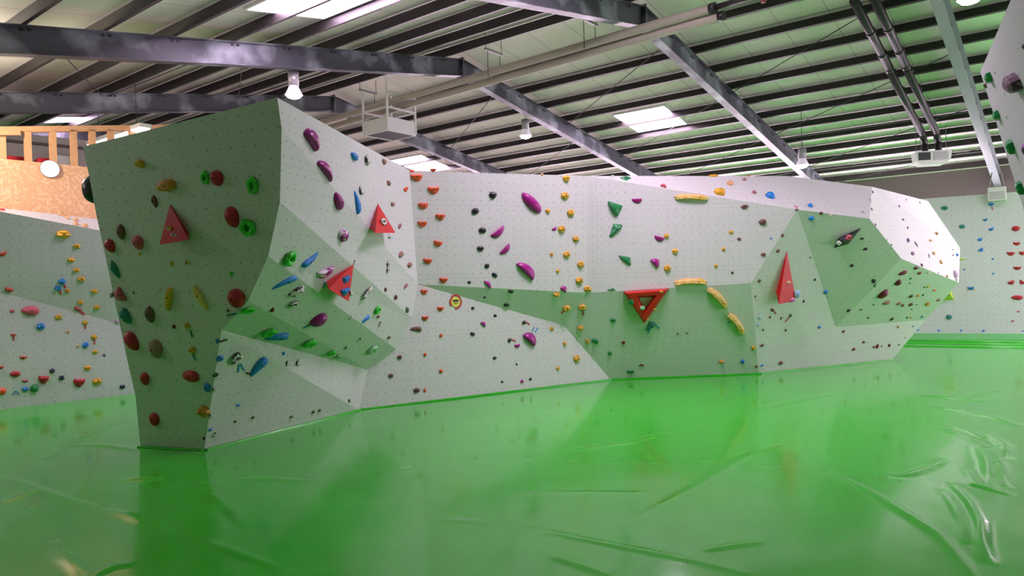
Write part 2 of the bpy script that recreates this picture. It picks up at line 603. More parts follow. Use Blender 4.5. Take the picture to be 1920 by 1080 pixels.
def dome(rfun, sfun, hfun, rings, seg, nz=0.0, seed=0, skew=(0, 0), flat=False, warp=None):
    rnd = random.Random(seed)
    vs, fs = [], []
    ph = [rnd.uniform(0, 6.28) for _ in range(6)]
    def wob(x, y, z):
        return (math.sin(4.1 * x + ph[0]) * math.sin(3.7 * y + ph[1]) + 0.6 * math.sin(8.3 * x + ph[2] + 3 * z) * math.cos(7.1 * y + ph[3]))
    for k in range(rings):
        t = k / rings
        s, h = sfun(t), hfun(t)
        for i in range(seg):
            th = 2 * math.pi * i / seg
            ox, oy = rfun(th)
            x = ox * s + skew[0] * (1 - s)
            y = oy * s + skew[1] * (1 - s)
            z = h
            if nz:
                g = 1 + nz * wob(x, y, z) if k else 1 + nz * 0.5 * wob(x, y, 0)
                x, y, z = x * (1 + (g - 1) * 0.6), y * (1 + (g - 1) * 0.6), z * g
            vs.append((x, y, z))
    z = hfun(1.0)
    vs.append((skew[0], skew[1], z))
    for k in range(rings - 1):
        for i in range(seg):
            j = (i + 1) % seg
            fs.append((k * seg + i, k * seg + j, (k + 1) * seg + j, (k + 1) * seg + i))
    top = len(vs) - 1
    for i in range(seg):
        fs.append(((rings - 1) * seg + i, (rings - 1) * seg + (i + 1) % seg, top))
    fs.append(tuple(range(seg))[::-1])
    if warp:
        vs = [warp(*v) for v in vs]
    return vs, fs, Vector(warp(*(skew[0], skew[1], z)) if warp else (skew[0], skew[1], z)), flat


def poly_r(pts):
    """radial outline through a closed polygon around the origin (resampled by angle)"""
    def f(th):
        d = Vector((math.cos(th), math.sin(th)))
        best = 0.01
        n = len(pts)
        for i in range(n):
            a, b_ = Vector(pts[i]), Vector(pts[(i + 1) % n])
            e = b_ - a
            den = d.x * e.y - d.y * e.x
            if abs(den) < 1e-9:
                continue
            t = (a.x * e.y - a.y * e.x) / den
            u = (a.x * d.y - a.y * d.x) / den
            if t > 0 and -1e-6 <= u <= 1 + 1e-6:
                best = max(best, t)
        return d.x * best, d.y * best
    return f


ROUND = (lambda t: math.cos(t * math.pi / 2) ** 0.85, lambda t: math.sin(t * math.pi / 2))
STEEP = (lambda t: 1 - 0.55 * t ** 1.6 if t < 1 else 0.0, lambda t: min(1, 1.25 * t) ** 0.9)


def make_shape(kind, var):
    r = random.Random(kind + str(var))
    S, H = ROUND
    if kind == 'egg':
        return dome(lambda th: (math.cos(th), math.sin(th) * (1 + 0.12 * math.cos(th))), S, H, 7, 24, 0.02, var, (0.05, 0.08))
    if kind == 'pebb':
        return dome(lambda th: (math.cos(th), math.sin(th)), lambda t: math.cos(t * math.pi / 2) ** 0.6, H, 5, 14, 0.10, var + 3, (0.1, 0.1))
    if kind == 'chip':
        pts = [(math.cos(a) * r.uniform(0.8, 1.05), math.sin(a) * r.uniform(0.75, 1.05)) for a in [i * 2 * math.pi / 7 + r.uniform(-.2, .2) for i in range(7)]]
        return dome(poly_r(pts), lambda t: math.cos(t * math.pi / 2) ** 0.6, H, 4, 12, 0.06, var, (0, 0.15))
    if kind == 'rock':
        n = 6 + var % 2
        pts = [(math.cos(a) * r.uniform(0.82, 1.1), math.sin(a) * r.uniform(0.75, 1.05)) for a in [i * 2 * math.pi / n + r.uniform(-.25, .25) for i in range(n)]]
        return dome(poly_r(pts), lambda t: [1, 0.78, 0.4][int(t * 3)] if t < 1 else 0, lambda t: [0, 0.7, 0.97][int(t * 3)] if t < 1 else 1.0, 3, n, 0.0, var, (r.uniform(-.2, .2), 0.15), True)
    if kind == 'jug':
        pts = [(-0.95, 0.8), (-0.5, 0.68), (0, 0.72), (0.5, 0.66), (0.95, 0.85), (1.0, 0.35), (0.78, -0.25), (0.45, -0.75), (0.05, -0.95), (-0.4, -0.8), (-0.8, -0.2), (-1.0, 0.35)]
        pts = [(x * r.uniform(0.9, 1.05), y * r.uniform(0.9, 1.08)) for x, y in pts]
        def warp(x, y, z):
            rib = 0.10 * math.sin(x * 9 + var)
            return (x, y, max(0, z * (0.55 + 0.55 * (y + 1) / 1.8) + (rib * z)))
        return dome(poly_r(pts), lambda t: 1 - 0.75 * t ** 1.3 if t < 1 else 0, lambda t: math.sin(min(1, t * 1.15) * math.pi / 2), 6, 26, 0.05, var, (0, 0.25), False, warp)
    if kind == 'half':
        pts = [(-1, -0.9)] + [(-math.cos(a) * 1.0, -0.9 + 1.9 * math.sin(a)) for a in [i * math.pi / 12 for i in range(1, 12)]] + [(1, -0.9)]
        sk = [0.0, 0.22, -0.22][var % 3]
        pts = [(x, y * (1 + sk * x)) for x, y in pts]
        return dome(poly_r(pts), lambda t: 1 - t ** 2.2 * 0.9 if t < 1 else 0, lambda t: math.sin(t * math.pi / 2), 7, 30, 0.0, var, (0.0, -0.6))
    if kind == 'ring':
        vs, fs = [], []
        su, sv = 22, 10
        ph = r.uniform(0, 6)
        for i in range(su):
            a = 2 * math.pi * i / su
            kn = 1 + 0.16 * math.sin(5 * a + ph) + 0.08 * math.sin(9 * a + 2 * ph)
            for j in range(sv):
                b_ = 2 * math.pi * j / sv
                rr = 0.66 * (1 + 0.1 * (kn - 1)) + 0.32 * kn * math.cos(b_)
                vs.append((math.cos(a) * rr, math.sin(a) * rr, max(0, 0.5 + 0.5 * kn * math.sin(b_) + 0.1 * math.sin(a))))
        for i in range(su):
            for j in range(sv):
                fs.append((i * sv + j, ((i + 1) % su) * sv + j, ((i + 1) % su) * sv + (j + 1) % sv, i * sv + (j + 1) % sv))
        # base web
        k = len(vs)
        for i in range(su):
            a = 2 * math.pi * i / su
            vs.append((math.cos(a) * 0.6, math.sin(a) * 0.6, 0.12))
        fs.append(tuple(range(k, k + su)))
        return vs, fs, None, False
    if kind == 'knob':
        n1_, n2_ = r.randint(4, 6), r.uniform(0, 6)
        def rf(th):
            g = 1 + 0.07 * math.sin(n1_ * th + n2_)
            return math.cos(th) * g, math.sin(th) * g
        def warp(x, y, z):
            return (x, y, max(0, z * (1 + 0.22 * math.sin(7 * y + n2_) * (1 if z > 0.1 else 0))))
        return dome(rf, lambda t: math.cos(t * math.pi / 2) ** 0.6, H, 6, 22, 0.09, var + 9, (0, 0.1), False, warp)
    if kind == 'marb':
        n2_ = r.uniform(0, 6)
        def warp(x, y, z):
            rr = math.hypot(x, y)
            return (x, y, max(0, z * (1 - 0.55 * math.exp(-(rr / 0.3) ** 2)) + 0.16 * z * math.sin(6 * x + n2_) * math.cos(5 * y)))
        return dome(lambda th: (math.cos(th) * (1 + .12 * math.sin(3 * th + n2_)), math.sin(th) * (1 + .1 * math.sin(5 * th))), lambda t: math.cos(t * math.pi / 2) ** 0.5, H, 7, 24, 0.14, var + 17, (0, 0), False, warp)
    if kind == 'bean':
        def warp(x, y, z):
            w = 1.0 + 0.35 * x
            return (x, y * w * 0.85 + 0.35 * (1 - x * x) - 0.15, z * (0.75 + 0.3 * x))
        def rfb(th):
            c, s_ = math.cos(th), math.sin(th)
            return math.copysign(abs(c) ** 0.72, c), math.copysign(abs(s_) ** 0.72, s_)
        return dome(rfb, lambda t: math.cos(t * math.pi / 2) ** 0.8, H, 7, 28, 0.02, var, (0.2, 0), False, warp)
    if kind == 'blade':
        pts = [(-1, -0.25), (-0.5, 0.5), (0, 0.9), (0.5, 0.7), (1, 0.1), (0.6, -0.7), (0, -0.95), (-0.6, -0.8)]
        return dome(poly_r(pts), lambda t: 1 - 0.8 * t ** 1.5 if t < 1 else 0, lambda t: math.sin(t * math.pi / 2), 5, 20, 0.02, var, (0.1, 0.0))
    if kind == 'wing':
        pts = [(-1, -0.6), (-0.2, 0.35), (0.35, 1.0), (0.6, 0.35), (1, -0.75), (0.3, -0.95), (-0.4, -0.85)]
        def warp(x, y, z):
            return (x, y, max(0, z * (0.75 - 0.4 * y) * (1 - 0.25 * math.exp(-((y - 0.05) / 0.16) ** 2))))
        return dome(poly_r(pts), lambda t: 1 - 0.8 * t ** 1.4 if t < 1 else 0, lambda t: math.sin(t * math.pi / 2), 7, 26, 0.03, var, (0.15, -0.45), False, warp)
    if kind == 'cone':
        return dome(lambda th: (math.cos(th), math.sin(th)), lambda t: 1 - 0.75 * t if t < 1 else 0, lambda t: math.sin(t * math.pi / 2) ** 1.2, 5, 16, 0.05, var, (0.3, 0.1))
    if kind == 'wedge':
        pts = [(-1, -0.2), (-0.4, 0.75), (0.4, 1), (0.95, 0.5), (1, -0.6), (0.2, -1), (-0.6, -0.8)]
        return dome(poly_r(pts), lambda t: [1, 0.86, 0.5][int(t * 3)] if t < 1 else 0, lambda t: [0, 0.75, 1][int(t * 3)] if t < 1 else 1.0, 3, 14, 0.0, var, (0.25, -0.1), True)
    if kind == 'bana':
        n2_ = r.uniform(0, 6)
        def rf(th):
            c, s = math.cos(th), math.sin(th)
            e = 0.55
            x = math.copysign(abs(c) ** e, c)
            y = math.copysign(abs(s) ** e, s)
            return x * (1 + 0.03 * math.sin(9 * th)), y * (1 + 0.08 * math.sin(11 * th + n2_))
        def warp(x, y, z):
            lob = 1 + 0.10 * math.sin(15 * x + n2_) + 0.06 * math.sin(27 * x)
            return (x, y * 0.72 * lob - 0.35 * x * x + 0.2, max(0, z * (0.9 + 0.1 * math.sin(13 * x)) * (0.7 + 0.4 * (-y + 1) / 2)))
        return dome(rf, lambda t: math.cos(t * math.pi / 2) ** 0.55, H, 8, 44, 0.05, var, (0, -0.2), False, warp)
    if kind == 'ball':
        return dome(lambda th: (math.cos(th), math.sin(th)), lambda t: math.cos(t * math.pi / 2), H, 8, 24, 0.0, var)
    raise KeyError(kind)


DEPTH = {'egg': 0.85, 'pebb': 0.8, 'chip': 0.8, 'rock': 0.75, 'jug': 0.85, 'half': 0.85, 'ring': 0.62, 'knob': 0.9, 'marb': 0.8,
         'bean': 0.9, 'blade': 0.6, 'wing': 0.7, 'cone': 1.5, 'wedge': 0.9, 'bana': 1.0, 'ball': 1.0}
NAME = {'egg': 'sloper_hold', 'pebb': 'pebble_hold', 'chip': 'foothold', 'rock': 'angular_hold', 'jug': 'jug_hold', 'half': 'half_moon_hold',
        'ring': 'ring_hold', 'knob': 'knob_hold', 'marb': 'mottled_hold', 'bean': 'pinch_hold', 'blade': 'crimp_hold', 'wing': 'wing_hold',
        'cone': 'horn_hold', 'wedge': 'wedge_hold', 'bana': 'ribbed_rail_hold', 'ball': 'ball_hold'}
WORD = {'egg': 'egg-shaped hold', 'pebb': 'smooth pebble hold', 'chip': 'foothold', 'rock': 'angular rock hold', 'jug': 'flared jug hold',
        'half': 'half-moon hold', 'ring': 'ring-shaped hold', 'knob': 'knobbly hold', 'marb': 'pitted hold', 'bean': 'long curved hold',
        'blade': 'thin crimp hold', 'wing': 'wing-shaped hold', 'cone': 'horn-shaped hold', 'wedge': 'wedge hold', 'bana': 'long ribbed hold', 'ball': 'ball-shaped hold'}
REGION = {'T': 'the dark tower face', 'U': 'the deep green tower underside', 'F2': 'the lowest slanted tower strip', 'F3': 'the middle slanted tower strip',
          'F4': 'the tall bright tower side', 'G': 'the low wall under the tower', 'W1': 'the lower central wall', 'W2': 'the upper central wall',
          'V': 'the green-tinted central overhang', 'W3': 'the wall above the red triangle', 'S': 'the sunlit sloping top', 'N1': 'the wall around the red spike',
          'M': 'the green facet with black volume', 'H': 'the dark green end underside', 'S2': 'the bright white end facet',
          'LW1': 'the lower gallery-side wall', 'LW2': 'the gallery-side overhang', 'LW3': 'the ledge under the chipboard',
          'FW': 'the far pale wall', 'K': 'the blurred near wall'}
ORD = ['highest', 'second highest', 'third highest', 'fourth highest', 'fifth highest', 'sixth highest', 'seventh highest', 'eighth highest', 'ninth highest',
       'tenth highest', 'eleventh highest', 'twelfth highest', 'thirteenth highest', 'fourteenth highest', 'fifteenth highest', 'sixteenth highest', 'seventeenth highest', 'eighteenth highest',
       'nineteenth highest', 'twentieth highest']
NUMW = 'zero one two three four five six seven eight nine ten eleven twelve thirteen fourteen fifteen sixteen seventeen eighteen nineteen twenty'.split()

_shape = {}
bolt_mesh = None


def shape_mesh(kind, col, var):
    key = (kind, col, var)
    if key in _shape:
        return _shape[key]
    vs, fs, top, flat = make_shape(kind, var)
    me = bpy.data.meshes.new(NAME[kind])
    me.from_pydata(vs, [], fs)
    bm = bmesh.new()
    bm.from_mesh(me)
    bmesh.ops.recalc_face_normals(bm, faces=bm.faces)
    bm.to_mesh(me)
    bm.free()
    me.materials.append(HM[col])
    if not flat:
        for p in me.polygons:
            p.use_smooth = len(p.vertices) <= 4
    _shape[key] = (me, top)
    return _shape[key]


SURF = [(bvhB, regB, norB), (bvhL, regL, norL), (bvhR, regR, norR), (bvhK, regK, norK)]


def surface(x, y, which):
    """plane (point, normal) and region of the wall seen at a pixel"""
    bvh, reg, nor = SURF[which]
    r = ray(x, y).normalized()
    loc, nrm, i, d = bvh.ray_cast(CC, r)
    if loc is None or reg[i].startswith('back'):
        g = at(x, y, 10)
        best = None
        for dd in np.linspace(4, 26, 60):
            pnt = CC + r * float(dd)
            l2, n2, i2, d2 = bvh.find_nearest(pnt)
            if l2 is not None and not reg[i2].startswith('back') and (best is None or d2 < best[0]):
                best = (d2, l2, i2)
        loc, i = best[1], best[2]
    n = nor[i].copy()
    if n.dot(CC - loc) < 0:
        n = -n
    return (loc, n), reg[i]


HOLDS = []   # (object, region, colour, kind, size, y)


def frame_on(pl, x, y, w, h, ang):
    """in-plane axes and half sizes in metres for an ellipse of w x h pixels at angle ang"""
    ca, sa = math.cos(math.radians(ang)), math.sin(math.radians(ang))
    c = hit(x, y, pl)
    a = hit(x + ca * 2, y - sa * 2, pl)
    ax = (a - c)
    dist = (c - CC).dot(CF)
    flat = dist / FPX
    kx = ax.length / 2
    ax.normalize()
    n = pl[1]
    yv = n.cross(ax)
    p1 = proj(c + yv * 0.05)
    k = math.hypot(p1[0] - x, p1[1] - y)
    ky = 0.05 / max(k, 1e-6)
    blend = lambda m_: 1.0 / (0.6 / min(m_, flat * 3.0) + 0.4 / flat)
    return c, ax, yv, n, w * blend(kx) / 2, h * blend(ky) / 2


def hold(which, x, y, w, h, ang, kind, col, pl=None, reg=None, onvol=None, deep=1.0):
    global bolt_mesh
    if pl is None:
        pl, reg = surface(x, y, which)
    var = len(HOLDS) % 3
    me, top = shape_mesh(kind, col, var)
    c, ax, yv, n, sx, sy = frame_on(pl, x, y, w, h, ang)
    dz = DEPTH[kind] * min(sx, sy) * 1.15 * deep
    if kind in ('bana', 'bean', 'half', 'blade'):
        dz = DEPTH[kind] * sy * 1.2 * deep
    px, py = proj(c + n * dz * 0.42)
    c = hit(2 * x - px, 2 * y - py, pl)
    o = link(NAME[kind], me)
    rot = Matrix((ax, yv, n)).transposed()
    o.matrix_world = Matrix.Translation(c - n * 0.004) @ rot.to_4x4() @ Matrix.Diagonal((sx, sy, dz, 1))
    if max(w, h) >= 13 and top is not None and kind not in ('ball', 'cone', 'marb'):
        if bolt_mesh is None:
            bolt_mesh = bpy.data.meshes.new('bolt')
            bm = bmesh.new()
            bmesh.ops.create_cone(bm, cap_ends=True, segments=10, radius1=1, radius2=0.8, depth=1)
            bm.to_mesh(bolt_mesh)
            bm.free()
            bolt_mesh.materials.append(M['bolt'])
        for off in ((-0.45, 0.45) if kind == 'bana' else (0,)):
            bo = link('bolt', bolt_mesh, o)
            bo.location = (top.x + off, top.y, top.z)
            bo.scale = (0.012 / sx, 0.012 / sy, 0.006 / dz)
    HOLDS.append((o, reg, col, kind, max(w, h), proj(c)[1], onvol))
    return o


def tape(which, x0, y0, x1, y1, wpx, col, label, pl=None):
    if pl is None:
        pl, reg = surface((x0 + x1) / 2, (y0 + y1) / 2, which)
    a, b_ = hit(x0, y0, pl), hit(x1, y1, pl)
    n = pl[1]
    ax = (b_ - a).normalized()
    wd = wpx * (a - CC).dot(CF) / FPX
    mb = MB().box((a + b_) / 2 + n * 0.006, ax, n.cross(ax), n, (b_ - a).length, wd, 0.012)
    o = mb.build('tape_strip', TAPE[col])
    tag(o, label, 'tape', 'route marking tapes')
    return o


TAPE = {'red': simple('red tape', (190, 38, 48), 0.6), 'blu': simple('blue tape', (52, 134, 190), 0.6), 'wht': simple('pale tape', (165, 195, 165), 0.6),
        'tea': simple('teal tape', (40, 120, 105), 0.6), 'blk': simple('black tape', (22, 22, 24), 0.6), 'pnk': simple('pink tape', (205, 90, 105), 0.6)}

# ------------------------------------------------------------------ volumes (big plywood wedges)
def vol_mat(name, rgb):
    return simple(name, rgb, 0.42, var=0.1, scale=4, second=tuple(int(v * 0.6 + 235 * 0.4) for v in rgb), lo=0.74, hi=0.98)


M['vol_red'] = vol_mat('red volume paint', (200, 12, 24))
M['vol_black'] = simple('black volume paint', (30, 30, 36), 0.4, var=0.1)
M['vol_yellow'] = vol_mat('yellow volume paint', (196, 214, 60))


def off_plane(pl, h):
    return (pl[0] + pl[1] * h, pl[1])


def wedge_volume(which, apex, b1, b2, h, mat, label, h0=0.004, inset=0.5):
    """triangular volume: flat to the wall at the apex, standing off at the base edge"""
    cx, cy = (apex[0] + b1[0] + b2[0]) / 3, (apex[1] + b1[1] + b2[1]) / 3
    pl, reg = surface(cx, cy, which)
    top = off_plane(pl, h)
    n = pl[1]
    A = hit(*apex, off_plane(pl, h0))
    B, C_ = hit(*b1, top), hit(*b2, top)
    A_, B_, C2 = A - n * (h0 + 0.004), B - n * (h + 0.004), C_ - n * (h + 0.004)
    G_ = (A_ + B_ + C2) / 3
    B_, C2 = B_.lerp(G_, inset), C2.lerp(G_, inset)
    # undercut the base edge a little so that the lower side shows
    mid = (A + B + C_) / 3
    mb = MB().add([A, B, C_, A_, B_, C2], [(0, 1, 2), (1, 4, 5, 2), (0, 3, 4, 1), (0, 2, 5, 3), (3, 5, 4)])
    o = mb.build('triangle_volume', mat, bevel=0.008)
    tag(o, label, 'climbing volume', 'large plywood volumes')
    return o, plane(A, B, C_), pl


vol1, vp1, _ = wedge_volume(0, (318.6, 382.8), (298.3, 459), (355, 450), 0.14, M['vol_red'], 'red triangular plywood volume on the dark tower face')
vol2, vp2, _ = wedge_volume(0, (663.3, 496), (616, 542.2), (654.4, 565.6), 0.20, M['vol_red'], 'red triangular volume with two blue holds on the slanted strips')
vol3, vp3, _ = wedge_volume(0, (709, 381.8), (703.3, 437), (741.8, 437), 0.17, M['vol_red'], 'red triangular volume with a mottled ring on the tall bright tower side')
vol4, vp4, _ = wedge_volume(0, (1475.7, 470.5), (1460.4, 570.5), (1492.5, 564), 0.22, M['vol_red'], 'tall narrow red spike volume on the wall below the sunlit top')

# open red triangle with bevelled bars
pl, reg = surface(1207, 575, 0)
out = [(1168.5, 547.3), (1255.7, 540.7), (1207.8, 607)]
inn = [(1199.5, 558.5), (1224.0, 557.5), (1208.2, 582)]
hh = 0.13
mb = MB()
base = [hit(x, y, pl) for x, y in out]
hole = [hit(x, y, pl) for x, y in inn]
tp = off_plane(pl, hh)
to, ti = [], []
for (ox, oy), (ix, iy) in zip(out, inn):
    to.append(hit(ox * 0.78 + ix * 0.22, oy * 0.78 + iy * 0.22, tp))
    ti.append(hit(ox * 0.25 + ix * 0.75, oy * 0.25 + iy * 0.75, tp))
vs = base + to + ti + hole
fs = []
for i in range(3):
    j = (i + 1) % 3
    fs += [(i, j, 3 + j, 3 + i), (3 + i, 3 + j, 6 + j, 6 + i), (6 + i, 6 + j, 9 + j, 9 + i), (9 + i, 9 + j, j, i)]
mb.add(vs, fs)
vol5 = mb.build('open_triangle_volume', M['vol_red'], bevel=0.008)
tag(vol5, 'red open triangle volume with a hole in its middle on the green-tinted overhang', 'climbing volume', 'large plywood volumes')
vp5 = tp

# black diamond
pl, reg = surface(1590, 446, 0)
pts = [(1563, 465.6), (1572.6, 446), (1616, 426.7), (1591, 457.8)]
bs = [hit(x, y, pl) for x, y in pts]
ap = hit(1580, 453, off_plane(pl, 0.12))
ap2 = hit(1594, 444, off_plane(pl, 0.12))
mb = MB().add(bs + [ap, ap2], [(0, 1, 4), (1, 2, 5, 4), (2, 3, 5), (3, 0, 4, 5), (0, 3, 2, 1)])
vol6 = mb.build('diamond_volume', M['vol_black'], bevel=0.006)
tag(vol6, 'black diamond-shaped volume on the green facet below the sunlit top', 'climbing volume', 'large plywood volumes')
vp6 = off_plane(pl, 0.11)

# yellow pyramid on the far wall
pl, reg = surface(1778, 556, 2)
def pyramid(pts, apx, h, label):
    bs = [hit(x, y, pl) for x, y in pts]
    a_ = hit(*apx, off_plane(pl, h))
    mb = MB().add(bs + [a_], [(i, (i + 1) % len(bs), len(bs)) for i in range(len(bs))] + [tuple(range(len(bs)))[::-1]])
    o = mb.build('pyramid_volume', M['vol_yellow'])
    tag(o, label, 'climbing volume', 'large plywood volumes')
    return o
pyramid([(1783, 543), (1744, 562.5), (1789, 562.5)], (1781, 552), 0.25, 'yellow pyramid volume on the far wall peeking out past the overhanging end')
pyramid([(1786, 481), (1786, 488.5), (1815, 486.5)], (1797, 485), 0.08, 'thin yellow spike volume on the far wall beside the bright end facet')

